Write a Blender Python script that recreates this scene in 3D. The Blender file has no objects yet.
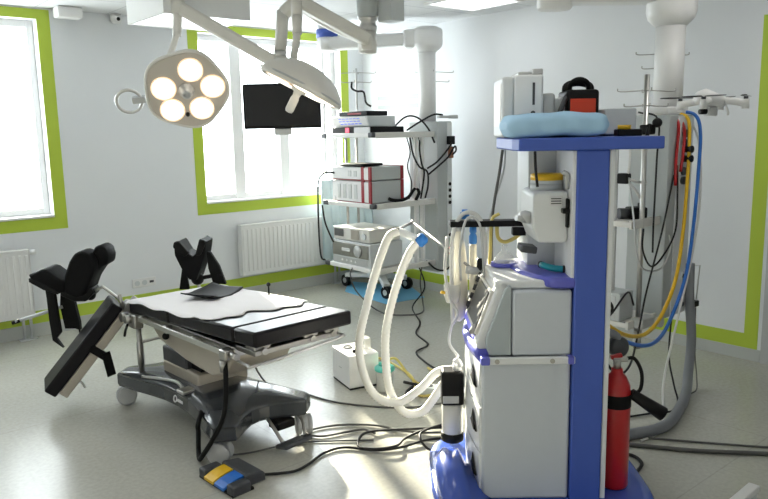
import bpy, bmesh, math, random
from mathutils import Vector, Matrix, Euler
random.seed(7)
SC = bpy.context.scene
COL = SC.collection
R = math.radians

# ------------------------------------------------------------------ materials
def mat(name, col, rough=0.5, metal=0.0, noise=0.0, nscale=30.0, bump=0.0, emit=None, estr=0.0,
        alpha=1.0, trans=0.0, coat=0.0, spec=0.5, sss=0.0):
    m = bpy.data.materials.new(name); m.use_nodes = True
    nt = m.node_tree; p = nt.nodes['Principled BSDF']
    c = (*col, 1)
    p.inputs['Base Color'].default_value = c
    p.inputs['Roughness'].default_value = rough
    p.inputs['Metallic'].default_value = metal
    p.inputs['Alpha'].default_value = alpha
    p.inputs['Transmission Weight'].default_value = trans
    p.inputs['Coat Weight'].default_value = coat
    p.inputs['Specular IOR Level'].default_value = spec
    if emit:
        p.inputs['Emission Color'].default_value = (*emit, 1); p.inputs['Emission Strength'].default_value = estr
    tc = nt.nodes.new('ShaderNodeTexCoord')
    nz = nt.nodes.new('ShaderNodeTexNoise'); nz.inputs['Scale'].default_value = nscale; nz.inputs['Detail'].default_value = 4
    nt.links.new(tc.outputs['Object'], nz.inputs['Vector'])
    if noise > 0:
        mx = nt.nodes.new('ShaderNodeMix'); mx.data_type = 'RGBA'
        mx.inputs[6].default_value = tuple(max(0, v * (1 - noise)) for v in col) + (1,)
        mx.inputs[7].default_value = tuple(min(1, v * (1 + noise)) for v in col) + (1,)
        nt.links.new(nz.outputs['Fac'], mx.inputs[0]); nt.links.new(mx.outputs[2], p.inputs['Base Color'])
    if bump > 0:
        b = nt.nodes.new('ShaderNodeBump'); b.inputs['Strength'].default_value = bump; b.inputs['Distance'].default_value = 0.01
        nt.links.new(nz.outputs['Fac'], b.inputs['Height']); nt.links.new(b.outputs['Normal'], p.inputs['Normal'])
    return m

def srgb(r, g, b):
    f = lambda v: (v / 255 / 12.92) if v / 255 <= 0.04045 else ((v / 255 + 0.055) / 1.055) ** 2.4
    return (f(r), f(g), f(b))

M = {}
M['wall'] = mat('wall_paint', (0.78, 0.80, 0.82), 0.55, noise=0.02, nscale=3)
M['green'] = mat('green_paint', srgb(180, 202, 64), 0.5, noise=0.03, nscale=6)
M['base'] = mat('vinyl_skirting', (0.50, 0.52, 0.50), 0.45, noise=0.04, nscale=8)
M['white'] = mat('white_lacquer', (0.80, 0.80, 0.79), 0.35, noise=0.01)
M['offwhite'] = mat('offwhite_plastic', (0.70, 0.69, 0.65), 0.4, noise=0.02)
M['lampbody'] = mat('lamp_enamel', (0.74, 0.72, 0.67), 0.32, noise=0.02)
M['lampface'] = mat('lamp_face', (0.56, 0.52, 0.46), 0.35, noise=0.02)
M['grey'] = mat('grey_enamel', (0.47, 0.50, 0.50), 0.4, noise=0.02)
M['lgrey'] = mat('light_grey_enamel', (0.60, 0.63, 0.64), 0.4, noise=0.02)
M['mgrey'] = mat('machine_grey', (0.54, 0.58, 0.63), 0.45, noise=0.02)
M['mwhite'] = mat('machine_white', (0.74, 0.76, 0.77), 0.4, noise=0.015)
M['mdark'] = mat('machine_slate', (0.40, 0.45, 0.47), 0.5, noise=0.03)
M['blue'] = mat('royal_blue', srgb(64, 92, 180), 0.42, noise=0.04, nscale=12)
M['bluegloss'] = mat('royal_blue_gloss', srgb(60, 88, 180), 0.25, noise=0.04, nscale=8, coat=0.3)
M['purple'] = mat('violet_blue_plastic', srgb(92, 96, 190), 0.35, noise=0.04)
M['steel'] = mat('brushed_steel', (0.60, 0.59, 0.57), 0.3, 1.0, noise=0.05, nscale=60)
M['dsteel'] = mat('satin_steel', (0.42, 0.41, 0.39), 0.38, 1.0, noise=0.06, nscale=40)
M['beige'] = mat('beige_steel', (0.46, 0.42, 0.36), 0.36, 0.35, noise=0.05, nscale=10)
M['black'] = mat('black_plastic', (0.007, 0.007, 0.0075), 0.45, noise=0.2, spec=0.2)
M['rubber'] = mat('black_rubber', (0.008, 0.008, 0.008), 0.6, noise=0.2, spec=0.15)
M['leather'] = mat('black_vinyl', (0.009, 0.008, 0.010), 0.30, noise=0.15, nscale=60, bump=0.04, spec=0.2)
M['foam'] = mat('black_foam', (0.006, 0.006, 0.0065), 0.6, noise=0.2, bump=0.15, spec=0.12)
M['matte'] = mat('black_matte_vinyl', (0.010, 0.010, 0.011), 0.6, noise=0.2, spec=0.15)
M['basegrey'] = mat('base_cowl', (0.045, 0.050, 0.058), 0.22, noise=0.05, nscale=5, coat=0.4)
M['castergrey'] = mat('caster_grey', (0.45, 0.46, 0.47), 0.4, noise=0.05)
M['dgrey'] = mat('dark_grey', (0.050, 0.053, 0.06), 0.45, noise=0.1)
M['paper'] = mat('paper_sheet', (0.93, 0.91, 0.93), 0.8, noise=0.01, nscale=14, bump=0.1)
M['screen'] = mat('screen_black', (0.012, 0.012, 0.014), 0.18, noise=0.05)
M['red'] = mat('red_paint', srgb(176, 16, 22), 0.3, noise=0.05, coat=0.3)
M['dred'] = mat('dark_red_trim', srgb(150, 28, 40), 0.4, noise=0.05)
M['orange'] = mat('orange_red', srgb(214, 62, 28), 0.45, noise=0.05)
M['yellow'] = mat('yellow_plastic', srgb(232, 186, 30), 0.4, noise=0.05)
M['paleyellow'] = mat('pale_yellow_tube', srgb(214, 196, 110), 0.45, noise=0.04)
M['hoseblue'] = mat('blue_hose', srgb(40, 110, 200), 0.4, noise=0.04)
M['hosegrey'] = mat('grey_hose', (0.20, 0.21, 0.23), 0.5, noise=0.06)
M['cgrey'] = mat('grey_cable', (0.12, 0.12, 0.115), 0.55, noise=0.05, spec=0.2)
M['cdark'] = mat('dark_cable', (0.02, 0.02, 0.02), 0.55, noise=0.05, spec=0.2)
M['cwhite'] = mat('white_cable', (0.68, 0.68, 0.66), 0.5, noise=0.02)
M['corr'] = mat('corrugated_hose', (0.80, 0.79, 0.73), 0.45, noise=0.02)
M['bag'] = mat('cream_bag', (0.72, 0.69, 0.60), 0.5, noise=0.03, nscale=10)
M['wrap'] = mat('blue_wrap', srgb(164, 202, 230), 0.7, noise=0.05, nscale=8, bump=0.5)
M['mat'] = mat('blue_mat', srgb(104, 170, 206), 0.7, noise=0.06, nscale=6)
M['drape'] = mat('pale_blue_cloth', srgb(214, 230, 232), 0.8, noise=0.03, nscale=6, bump=0.3)
M['teal'] = mat('teal_plastic', srgb(36, 150, 168), 0.35, noise=0.04)
M['mint'] = mat('mint_lid', srgb(96, 200, 186), 0.35, noise=0.04)
M['connblue'] = mat('connector_blue', srgb(40, 120, 200), 0.4, noise=0.04)
M['led'] = mat('blue_display', (0.1, 0.15, 0.5), 0.4, emit=srgb(110, 130, 220), estr=0.5)
M['ledred'] = mat('red_indicator', (0.6, 0.05, 0.1), 0.4, emit=(1, 0.12, 0.2), estr=0.9)
M['lilac'] = mat('lilac_backlight', srgb(140, 140, 235), 0.4, emit=srgb(120, 120, 240), estr=0.35)
M['lcd'] = mat('lcd_grey', (0.10, 0.10, 0.098), 0.4, noise=0.05)
M['label'] = mat('label_white', (0.75, 0.75, 0.75), 0.6, noise=0.02)
M['greenplug'] = mat('green_plug', srgb(40, 140, 60), 0.4, noise=0.05)
M['leaf'] = mat('green_cloth', srgb(96, 150, 74), 0.8, noise=0.1)
M['bulb'] = mat('lamp_glow', (1, 0.95, 0.85), 0.3, emit=(1.0, 0.90, 0.74), estr=2.2)
M['bulbring'] = mat('lamp_reflector', (0.9, 0.8, 0.65), 0.3, emit=(1.0, 0.66, 0.40), estr=0.75)
M['panel'] = mat('light_diffuser', (0.9, 0.9, 0.9), 0.5, emit=(0.93, 0.96, 1.0), estr=2.0)
M['fill_panel'] = mat('fill_light_diffuser', (0.9, 0.9, 0.9), 0.5, emit=(1.0, 0.98, 0.95), estr=4.6)  # stronger glow for the added out-of-view fill panels
M['silver'] = mat('silver_paint', (0.52, 0.53, 0.53), 0.4, 0.3, noise=0.03)
M['brown'] = mat('brown_fitting', (0.30, 0.12, 0.06), 0.5, noise=0.1)
M['rodgrey'] = mat('dull_steel', (0.26, 0.26, 0.26), 0.45, 0.2, noise=0.05)
M['door'] = mat('dark_doorway', (0.04, 0.042, 0.045), 0.35, noise=0.1)
M['clear'] = mat('clear_plastic', (0.85, 0.87, 0.86), 0.12, alpha=0.22, noise=0.02)
M['cloudy'] = mat('cloudy_plastic', (0.78, 0.78, 0.74), 0.3, alpha=0.6, noise=0.02)

def glass_mat():
    m = bpy.data.materials.new('window_glass'); m.use_nodes = True
    nt = m.node_tree; nt.nodes.clear()
    o = nt.nodes.new('ShaderNodeOutputMaterial'); t = nt.nodes.new('ShaderNodeBsdfTransparent'); g = nt.nodes.new('ShaderNodeBsdfGlossy')
    g.inputs['Roughness'].default_value = 0.02; t.inputs['Color'].default_value = (0.94, 0.96, 0.96, 1)
    mx = nt.nodes.new('ShaderNodeMixShader'); mx.inputs[0].default_value = 0.05
    nt.links.new(t.outputs[0], mx.inputs[1]); nt.links.new(g.outputs[0], mx.inputs[2]); nt.links.new(mx.outputs[0], o.inputs['Surface'])
    return m
M['glass'] = glass_mat()

def floor_mat():
    m = mat('vinyl_floor', (0.42, 0.415, 0.37), 0.24, spec=0.5)
    nt = m.node_tree; p = nt.nodes['Principled BSDF']; tc = nt.nodes['Texture Coordinate']
    n1 = nt.nodes.new('ShaderNodeTexNoise'); n1.inputs['Scale'].default_value = 45; n1.inputs['Detail'].default_value = 6
    n2 = nt.nodes.new('ShaderNodeTexNoise'); n2.inputs['Scale'].default_value = 1.6; n2.inputs['Detail'].default_value = 3
    nt.links.new(tc.outputs['Object'], n1.inputs['Vector']); nt.links.new(tc.outputs['Object'], n2.inputs['Vector'])
    ramp = nt.nodes.new('ShaderNodeValToRGB'); e = ramp.color_ramp.elements
    e[0].position = 0.33; e[0].color = (0.455, 0.45, 0.395, 1); e[1].position = 0.66; e[1].color = (0.515, 0.508, 0.45, 1)
    nt.links.new(n1.outputs['Fac'], ramp.inputs[0])
    r2 = nt.nodes.new('ShaderNodeValToRGB'); e = r2.color_ramp.elements
    e[0].position = 0.3; e[0].color = (0.92, 0.92, 0.92, 1); e[1].position = 0.7; e[1].color = (1, 1, 1, 1)
    nt.links.new(n2.outputs['Fac'], r2.inputs[0])
    mul = nt.nodes.new('ShaderNodeMix'); mul.data_type = 'RGBA'; mul.blend_type = 'MULTIPLY'; mul.inputs[0].default_value = 1
    nt.links.new(ramp.outputs[0], mul.inputs[6]); nt.links.new(r2.outputs[0], mul.inputs[7])
    br = nt.nodes.new('ShaderNodeTexBrick'); br.inputs['Scale'].default_value = 1.0
    br.inputs['Brick Width'].default_value = 4.0; br.inputs['Row Height'].default_value = 1.5; br.inputs['Mortar Size'].default_value = 0.004
    br.inputs['Color1'].default_value = (1, 1, 1, 1); br.inputs['Color2'].default_value = (1, 1, 1, 1); br.inputs['Mortar'].default_value = (0.86, 0.86, 0.86, 1)
    nt.links.new(tc.outputs['Object'], br.inputs['Vector'])
    mu2 = nt.nodes.new('ShaderNodeMix'); mu2.data_type = 'RGBA'; mu2.blend_type = 'MULTIPLY'; mu2.inputs[0].default_value = 1
    nt.links.new(mul.outputs[2], mu2.inputs[6]); nt.links.new(br.outputs['Color'], mu2.inputs[7])
    nt.links.new(mu2.outputs[2], p.inputs['Base Color'])
    return m
M['floor'] = floor_mat()

def ceil_mat():
    m = mat('ceiling_tiles', (0.74, 0.75, 0.76), 0.7)
    nt = m.node_tree; p = nt.nodes['Principled BSDF']; tc = nt.nodes['Texture Coordinate']
    br = nt.nodes.new('ShaderNodeTexBrick'); br.offset = 0; br.inputs['Scale'].default_value = 1.0
    br.inputs['Brick Width'].default_value = 0.6; br.inputs['Row Height'].default_value = 0.6; br.inputs['Mortar Size'].default_value = 0.006
    br.inputs['Color1'].default_value = (0.76, 0.77, 0.78, 1); br.inputs['Color2'].default_value = (0.74, 0.75, 0.76, 1)
    br.inputs['Mortar'].default_value = (0.52, 0.53, 0.54, 1)
    nt.links.new(tc.outputs['Object'], br.inputs['Vector']); nt.links.new(br.outputs['Color'], p.inputs['Base Color'])
    return m
M['ceil'] = ceil_mat()

# ------------------------------------------------------------------ geometry helpers
def smooth_path(pts, n=8):
    P = [Vector(p) for p in pts]
    if len(P) < 3: return P
    out = []
    for i in range(len(P) - 1):
        a = P[i - 1] if i > 0 else P[i] * 2 - P[i + 1]
        b, c = P[i], P[i + 1]
        d = P[i + 2] if i + 2 < len(P) else P[i + 1] * 2 - P[i]
        for k in range(n):
            t = k / n
            out.append(0.5 * ((2 * b) + (c - a) * t + (2 * a - 5 * b + 4 * c - d) * t * t + (3 * b - 3 * c + d - a) * t ** 3))
    out.append(P[-1]); return out

class B:
    def __init__(s): s.bm = bmesh.new(); s.M = Matrix()
    def v(s, p): return s.bm.verts.new(s.M @ Vector(p))
    def f(s, vs, sm=False):
        try:
            f = s.bm.faces.new(vs); f.smooth = sm; return f
        except ValueError: return None
    def bx(s, x0, x1, y0, y1, z0, z1, bev=0.0, rot=None):
        c = Vector(((x0 + x1) / 2, (y0 + y1) / 2, (z0 + z1) / 2)); h = Vector((abs(x1 - x0) / 2, abs(y1 - y0) / 2, abs(z1 - z0) / 2))
        m = Matrix.Translation(c) @ (Euler(rot).to_matrix().to_4x4() if rot else Matrix())
        vs = [s.bm.verts.new(s.M @ m @ Vector((h.x * i, h.y * j, h.z * k))) for i in (-1, 1) for j in (-1, 1) for k in (-1, 1)]
        fs = [s.f([vs[i] for i in q]) for q in ((0, 1, 3, 2), (4, 6, 7, 5), (0, 4, 5, 1), (2, 3, 7, 6), (0, 2, 6, 4), (1, 5, 7, 3))]
        s._bev(fs, bev); return s
    def _bev(s, fs, bev, seg=2):
        if bev > 0:
            ed = set(e for f in fs if f for e in f.edges)
            r = bmesh.ops.bevel(s.bm, geom=list(ed), offset=bev, segments=seg, profile=0.5, affect='EDGES', clamp_overlap=True)
            for f in r['faces']: f.smooth = True
    def prism(s, poly, z0, z1, bev=0.0, axis='z', sm=False):
        """poly (a,b) extruded along axis: z->(a,b,z); y->(a,y,b); x->(x,a,b)"""
        def q(a, b, t): return {'z': (a, b, t), 'y': (a, t, b), 'x': (t, a, b)}[axis]
        lo = [s.v(q(a, b, z0)) for a, b in poly]; hi = [s.v(q(a, b, z1)) for a, b in poly]
        n = len(poly); fs = [s.f(lo[::-1]), s.f(hi)]
        for i in range(n): fs.append(s.f([lo[i], lo[(i + 1) % n], hi[(i + 1) % n], hi[i]], sm))
        bmesh.ops.recalc_face_normals(s.bm, faces=[f for f in fs if f])
        s._bev(fs, bev); return s
    def loft(s, rings, caps=True, sm=True, closed=True):
        rv = [[s.v(p) for p in r] for r in rings]; fs = []
        n = len(rings[0])
        for a, b in zip(rv[:-1], rv[1:]):
            for i in range(n if closed else n - 1): fs.append(s.f([a[i], a[(i + 1) % n], b[(i + 1) % n], b[i]], sm))
        if caps and closed: fs += [s.f(rv[0][::-1]), s.f(rv[-1])]
        bmesh.ops.recalc_face_normals(s.bm, faces=[f for f in fs if f]); return s
    def cyl(s, p0, p1, r0, r1=None, n=20):
        p0, p1 = Vector(p0), Vector(p1); r1 = r0 if r1 is None else r1
        d = (p1 - p0).normalized(); u = d.orthogonal().normalized(); w = d.cross(u)
        rg = [[p + (u * math.cos(2 * math.pi * i / n) + w * math.sin(2 * math.pi * i / n)) * r for i in range(n)] for p, r in ((p0, r0), (p1, r1))]
        return s.loft(rg)
    def lathe(s, prof, c=(0, 0, 0), ax=(0, 0, 1), n=24, shape=None):
        c = Vector(c); d = Vector(ax).normalized(); u = d.orthogonal().normalized(); w = d.cross(u)
        if abs(d.z) > 0.999: u, w = Vector((1, 0, 0)), Vector((0, 1, 0)) * (1 if d.z > 0 else -1)
        rg = []
        for r, z in prof:
            r = max(r, 1e-4)
            rg.append([c + d * z + (u * math.cos(t) + w * math.sin(t)) * r * (shape(t) if shape else 1) for t in [2 * math.pi * i / n for i in range(n)]])
        return s.loft(rg)
    def tube(s, pts, r, n=8, k=6, corr=0.0):
        P = smooth_path(pts, k) if k > 1 else [Vector(p) for p in pts]
        rg = []; t0 = (P[1] - P[0]).normalized(); u = t0.orthogonal().normalized()
        for i, p in enumerate(P):
            t = ((P[min(i + 1, len(P) - 1)] - P[max(i - 1, 0)])).normalized()
            u = (u - t * u.dot(t)).normalized(); w = t.cross(u)
            rr = r * (1 + (corr if i % 2 else -corr))
            rg.append([p + (u * math.cos(2 * math.pi * j / n) + w * math.sin(2 * math.pi * j / n)) * rr for j in range(n)])
        return s.loft(rg)
    def sph(s, c, r, n=16, m=10):
        c = Vector(c); r = (r, r, r) if not hasattr(r, '__len__') else r
        rg = [[(c.x + r[0] * math.sin(a) * math.cos(t), c.y + r[1] * math.sin(a) * math.sin(t), c.z + r[2] * math.cos(a)) for t in [2 * math.pi * i / n for i in range(n)]]
              for a in [max(0.02, min(math.pi - 0.02, math.pi * j / m)) for j in range(m + 1)]]
        return s.loft(rg)
    def torus(s, c, R_, r, ax=(0, 0, 1), n=28, m=8):
        c = Vector(c); d = Vector(ax).normalized(); u = d.orthogonal().normalized(); w = d.cross(u)
        rg = []
        for i in range(n + 1):
            t = 2 * math.pi * i / n; e = u * math.cos(t) + w * math.sin(t)
            rg.append([c + e * (R_ + r * math.cos(2 * math.pi * j / m)) + d * r * math.sin(2 * math.pi * j / m) for j in range(m)])
        return s.loft(rg, caps=False)
    def sheet(s, fn, nu, nv, th):
        """fn(u,v)->point, thickened downward by th"""
        T = [[Vector(fn(i / nu, j / nv)) for j in range(nv + 1)] for i in range(nu + 1)]
        up = [[s.v(p) for p in r] for r in T]; dn = [[s.v(p - Vector((0, 0, th))) for p in r] for r in T]
        fs = []
        for i in range(nu):
            for j in range(nv):
                fs.append(s.f([up[i][j], up[i + 1][j], up[i + 1][j + 1], up[i][j + 1]], True))
                fs.append(s.f([dn[i][j], dn[i][j + 1], dn[i + 1][j + 1], dn[i + 1][j]], True))
        for i in range(nu):
            fs.append(s.f([up[i][0], dn[i][0], dn[i + 1][0], up[i + 1][0]])); fs.append(s.f([up[i][nv], up[i + 1][nv], dn[i + 1][nv], dn[i][nv]]))
        for j in range(nv):
            fs.append(s.f([up[0][j], up[0][j + 1], dn[0][j + 1], dn[0][j]])); fs.append(s.f([up[nu][j], dn[nu][j], dn[nu][j + 1], up[nu][j + 1]]))
        bmesh.ops.recalc_face_normals(s.bm, faces=[f for f in fs if f]); return s
    def obj(s, name, m, parent=None, label=None):
        me = bpy.data.meshes.new(name); s.bm.to_mesh(me); s.bm.free()
        me.materials.append(M[m] if isinstance(m, str) else m)
        o = bpy.data.objects.new(name, me); COL.objects.link(o)
        if parent: o.parent = parent
        if label: o['label'] = label
        return o

def thing(name, label, cat, loc=(0, 0, 0), rz=0.0, group=None):
    o = bpy.data.objects.new(name, None); o.empty_display_size = 0.1; COL.objects.link(o)
    o.location = loc; o.rotation_euler = (0, 0, R(rz)); o['label'] = label; o['category'] = cat
    if group: o['group'] = group
    return o
def tag(o, label, cat, group=None, loc=None):
    o['label'] = label; o['category'] = cat
    if group: o['group'] = group
    return o
def struct(name, b, m, label=None, parent=None):
    o = b.obj(name, m, parent)
    if not parent:
        o['kind'] = 'structure'
        if label: o['label'] = label; o['category'] = name.split('_')[0]
    return o
def single(name, b, m, label, cat, loc=None, rz=0, group=None):
    """one-mesh thing; geometry is given relative to loc"""
    o = b.obj(name, m)
    if loc is not None: o.location = loc; o.rotation_euler = (0, 0, R(rz))
    return tag(o, label, cat, group)
def copy_thing(root, loc=None, rz=None, label=None):
    r = root.copy(); COL.objects.link(r)
    if loc is not None: r.location = loc
    if rz is not None: r.rotation_euler = (0, 0, R(rz))
    if label: r['label'] = label
    for ch in list(root.children):
        c = ch.copy(); COL.objects.link(c); c.parent = r
        for g in list(ch.children):
            d = g.copy(); COL.objects.link(d); d.parent = c
    return r

# ------------------------------------------------------------------ camera
cam = bpy.data.cameras.new('camera'); co = bpy.data.objects.new('camera', cam); COL.objects.link(co)
cam.sensor_width = 36; cam.lens = 36 * 715.0 / 768; cam.clip_start = 0.05
pit, yaw, rol = 0.161395, 0.699446, 0.0195837
fw = Vector((math.sin(yaw) * math.cos(pit), math.cos(yaw) * math.cos(pit), -math.sin(pit)))
rt = Vector((math.cos(yaw), -math.sin(yaw), 0)); dn = fw.cross(rt)
r2 = rt * math.cos(rol) + dn * math.sin(rol); d2 = -rt * math.sin(rol) + dn * math.cos(rol)
co.matrix_world = Matrix(((r2.x, -d2.x, -fw.x, 0), (r2.y, -d2.y, -fw.y, 0), (r2.z, -d2.z, -fw.z, 1.7), (0, 0, 0, 1)))
SC.camera = co

# ------------------------------------------------------------------ room shell
XL, XR, YF, YB, H = -1.6, 5.30, -1.6, 6.62, 2.79
TH = 0.30
struct('floor', B().bx(XL - TH, XR + TH, YF - TH, YB + TH, -0.1, 0), 'floor', 'grey-green speckled vinyl floor')
struct('ceiling', B().bx(XL - TH, XR + TH, YF - TH, YB + TH, H, H + 0.1), 'ceil', 'white tiled suspended ceiling')
struct('wall_left', B().bx(XL - TH, XL, YF - TH, YB + TH, 0, H), 'wall', 'plain wall left of the room')
struct('wall_front', B().bx(XL, XR, YF - TH, YF, 0, H), 'wall', 'plain wall behind the viewer')
W1 = (0.07, 1.81, 1.03, 2.70); W2 = (3.26, 4.98, 1.03, 2.70)
b = B()
b.bx(XL, W1[0], YB, YB + TH, 0, H); b.bx(W1[1], W2[0], YB, YB + TH, 0, H); b.bx(W2[1], XR, YB, YB + TH, 0, H)
for w in (W1, W2): b.bx(w[0], w[1], YB, YB + TH, 0, w[2]); b.bx(w[0], w[1], YB, YB + TH, w[3], H)
struct('wall_back', b, 'wall', 'pale wall with two green-framed windows')
b = B(); DY0, DY1 = 1.0, 2.03
b.bx(XR, XR + TH, DY1, YB + TH, 0, H); b.bx(XR, XR + TH, YF - TH, DY0, 0, H); b.bx(XR, XR + TH, DY0, DY1, 2.1, H)
struct('wall_right', b, 'wall', 'white side wall with green painted band')
# painted green bands (paint thickness)
e = 0.003
b = B()
b.bx(XL, XR - e, YB - e, YB, 0.115, 0.225)
struct('trim_1', b, 'green', 'green stripe low along the window wall')
b = B(); b.bx(XR - e, XR, 2.197, YB, 0.088, 0.195)
b.bx(XR - e, XR, 2.10, 2.197, 0.088, 2.45)
struct('trim_2', b, 'green', 'green stripe low along the side wall turning up beside the doorway')
struct('baseboard_back', B().bx(XL, XR, YB - 0.008, YB, 0, 0.115), 'base', 'grey vinyl skirting under the windows')
struct('baseboard_right', B().bx(XR - 0.008, XR, 2.075, YB - 0.008, 0, 0.088), 'base', 'grey vinyl skirting along the side wall')
def window(n, w, mull, label):
    x0, x1, z0, z1 = w; t = 0.105; yw = YB + 0.12
    fr = B()
    for (a, bb, c, d) in ((x0 - t, x1 + t, z0 - t, z0), (x0 - t, x1 + t, z1, z1 + 0.08), (x0 - t, x0, z0, z1), (x1, x1 + t, z0, z1)):
        fr.bx(a, bb, YB - e, YB, c, d)
    root = fr.obj('window_%d' % n, 'green'); root['kind'] = 'structure'; root['label'] = label; root['category'] = 'window'
    b = B(); f = 0.055
    xs = [x0 + f] + [q for m_ in mull for q in m_] + [x1 - f]
    for a, c in zip(xs[::2], xs[1::2]): b.bx(a, c, yw + .002, yw + 0.068, z0 + 0.02, z0 + 0.075); b.bx(a, c, yw + .002, yw + 0.068, z1 - 0.06, z1)
    b.bx(x0, x0 + f, yw, yw + 0.07, z0, z1, 0.006); b.bx(x1 - f, x1, yw, yw + 0.07, z0, z1, 0.006)
    for a, c in mull: b.bx(a, c, yw - 0.01, yw + 0.07, z0 + 0.02, z1, 0.004)
    b.obj('window_frame', 'white', root)
    B().bx(x0 + 0.001, x1 - 0.001, YB - 0.02, yw + 0.07, z0, z0 + 0.022, 0.006).obj('window_sill', 'white', root)
    B().bx(x0 + f, x1 - f, yw + 0.03, yw + 0.036, z0 + 0.05, z1 - 0.05).obj('glass', 'glass', root)
    return root
window(1, W1, ((0.55, 0.69), (1.12, 1.26)), 'window at the left edge with green painted surround')
window(2, W2, ((3.65, 3.775), (4.215, 4.335), (4.80, 4.84)), 'wide three-pane window with green painted surround behind the lamps')
# door at the right edge
d = B(); d.bx(XR - 0.03, XR + 0.10, DY1 - 0.055, DY1 + 0.035, 0, 2.12, 0.004); d.bx(XR - 0.03, XR + 0.10, DY0 - 0.03, DY0 + 0.05, 0, 2.12, 0.004); d.bx(XR - 0.029, XR + 0.099, DY0 + .051, DY1 - .056, 2.05, 2.12, 0.004)
dr = d.obj('door_1', 'silver'); dr['kind'] = 'structure'; dr['label'] = 'doorway with pale metal frame at the right edge'; dr['category'] = 'door'
B().bx(XR + 0.04, XR + 0.08, DY0 + 0.04, DY1 - 0.05, 0.01, 2.07).obj('door_leaf', 'door', dr)

# ------------------------------------------------------------------ ceiling items
def ceiling_light(x, y, label, grp=None, dm='panel'):
    t = thing('ceiling_light', label, 'light', (x, y, H), 0, grp)
    f = B()
    for a, bb, c, dd in ((-.3, .3, -.3, -.275), (-.3, .3, .275, .3), (-.3, -.275, -.275, .275), (.275, .3, -.275, .275)): f.bx(a, bb, c, dd, -0.02, -0.001)
    f.obj('frame', 'white', t); B().bx(-.275, .275, -.275, .275, -0.012, -0.001).obj('diffuser', dm, t); return t
ceiling_light(4.68, 4.32, 'square lit panel in the ceiling near the side wall')
for lx, ly, lb in ((4.20, 1.70, 'added unseen fill light in the ceiling above the red fire extinguisher'), (1.95, 1.95, 'added unseen fill light in the ceiling above the foot pedal'),
                   (-.30, 1.95, 'added unseen fill light in the ceiling nearest the viewer on the left'), (-.30, 4.30, 'added unseen fill light in the ceiling in front of the left window'), (1.95, -.50, 'added unseen fill light in the ceiling behind the viewer')):
    ceiling_light(lx, ly, lb, 'added ceiling fill lights', 'fill_panel')  # out-of-view panels added to even out and brighten the room light
# suspended light box
t = thing('suspended_light_box', 'white box hanging under the ceiling with a lit underside beside the windows', 'light', (2.36, 4.91, H))
b = B(); b.bx(-.32, -.30, -.31, .31, -.29, -.002); b.bx(.30, .32, -.31, .31, -.29, -.002); b.bx(-.30, .30, -.31, -.29, -.29, -.002); b.bx(-.30, .30, .29, .31, -.29, -.002)
b.obj('housing', 'white', t); B().bx(-.30, .30, -.29, .29, -.28, -.265).obj('diffuser', 'panel', t)
b = B(); b.bx(-.10, .10, -.07, .07, -.09, -.002, 0.012)
single('ceiling_sensor_box', b, 'white', 'small white box on the ceiling beside the left window', 'sensor', (2.02, 6.45, H))
t = thing('security_camera', 'small white dome camera with dark lens high on the window wall', 'camera', (2.46, 6.62, 2.76))
B().lathe([(0.0, -.055), (.03, -.05), (.045, -.03), (.05, 0), (.05, .028)], (0, -0.06, 0)).obj('dome', 'white', t)
B().sph((0.005, -0.108, -0.02), 0.016).obj('lens', 'black', t)
t = thing('smoke_detector', 'round white smoke detector on the ceiling', 'detector', (5.10, 3.73, H))
B().lathe([(.0, -.055), (.035, -.052), (.045, -.03), (.06, -.02), (.06, -.001)]).obj('body', 'white', t)
B().lathe([(.046, -.045), (.047, -.043), (.047, -.036), (.046, -.034)]).obj('vent_ring', 'dgrey', t)

# ------------------------------------------------------------------ radiators on the window wall
def radiator(x0, x1, z0, z1, label, valve_r):
    t = thing('radiator', label, 'radiator', ((x0 + x1) / 2, 6.56, 0)); w = (x1 - x0) / 2
    b = B(); b.bx(-w, w, -.045, -.03, z0, z1, .006); b.bx(-w, w, .0, .03, z0 + .02, z1 - .02)
    n = int((x1 - x0) / 0.05)
    for i in range(n):
        x = -w + (i + .5) * (2 * w) / n
        b.bx(x - .012, x + .012, -.053, -.044, z0 + .045, z1 - .045, .004)
    b.obj('panel', 'white', t)
    b = B(); b.bx(-w, w, -.05, .03, z1 - .012, z1 + .003, .003); b.bx(-w - .004, -w, -.05, .03, z0, z1); b.bx(w, w + .004, -.05, .03, z0, z1)
    b.obj('top_grille', 'white', t)
    b = B(); s = 1
    b.cyl((s * (w - .03), -.01, z0 + .05), (s * (w - .03), -.01, 0.0), .012); b.cyl((s * (w - .09), -.01, z0 + .05), (s * (w - .09), -.01, 0.0), .012)
    b.bx(s * (w - .06) - .07, s * (w - .06) + .07, -.04, .02, 0.0, .012)
    b.obj('pipe', 'silver', t)
    if valve_r: B().cyl((w + .004, -.01, z1 - .03), (w + .06, -.01, z1 - .03), .022).obj('valve_knob', 'white', t)
    for bx_ in (-w + .12, w - .12): B().bx(bx_ - .02, bx_ + .02, .03, .059, z1 - .2, z1 - .1).obj('bracket', 'white', t)
    return t
radiator(0.25, 1.55, 0.20, 0.785, 'white ribbed panel radiator under the left window', True)
radiator(3.57, 4.86, 0.26, 0.79, 'white ribbed panel radiator under the wide window', False)
# wall sockets
t = thing('wall_socket', 'white triple wall socket plate low on the window wall', 'socket', (2.56, 6.62, 0.335))
B().bx(-.115, .115, -.012, 0, -.042, .042, .004).obj('plate', 'white', t)
for x in (-.07, 0): B().cyl((x, -.011, 0), (x, -.016, 0), .024).obj('socket', 'lgrey', t)
B().bx(.05, .09, -.015, -.011, -.01, .012).obj('switch', 'dgrey', t)
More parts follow.
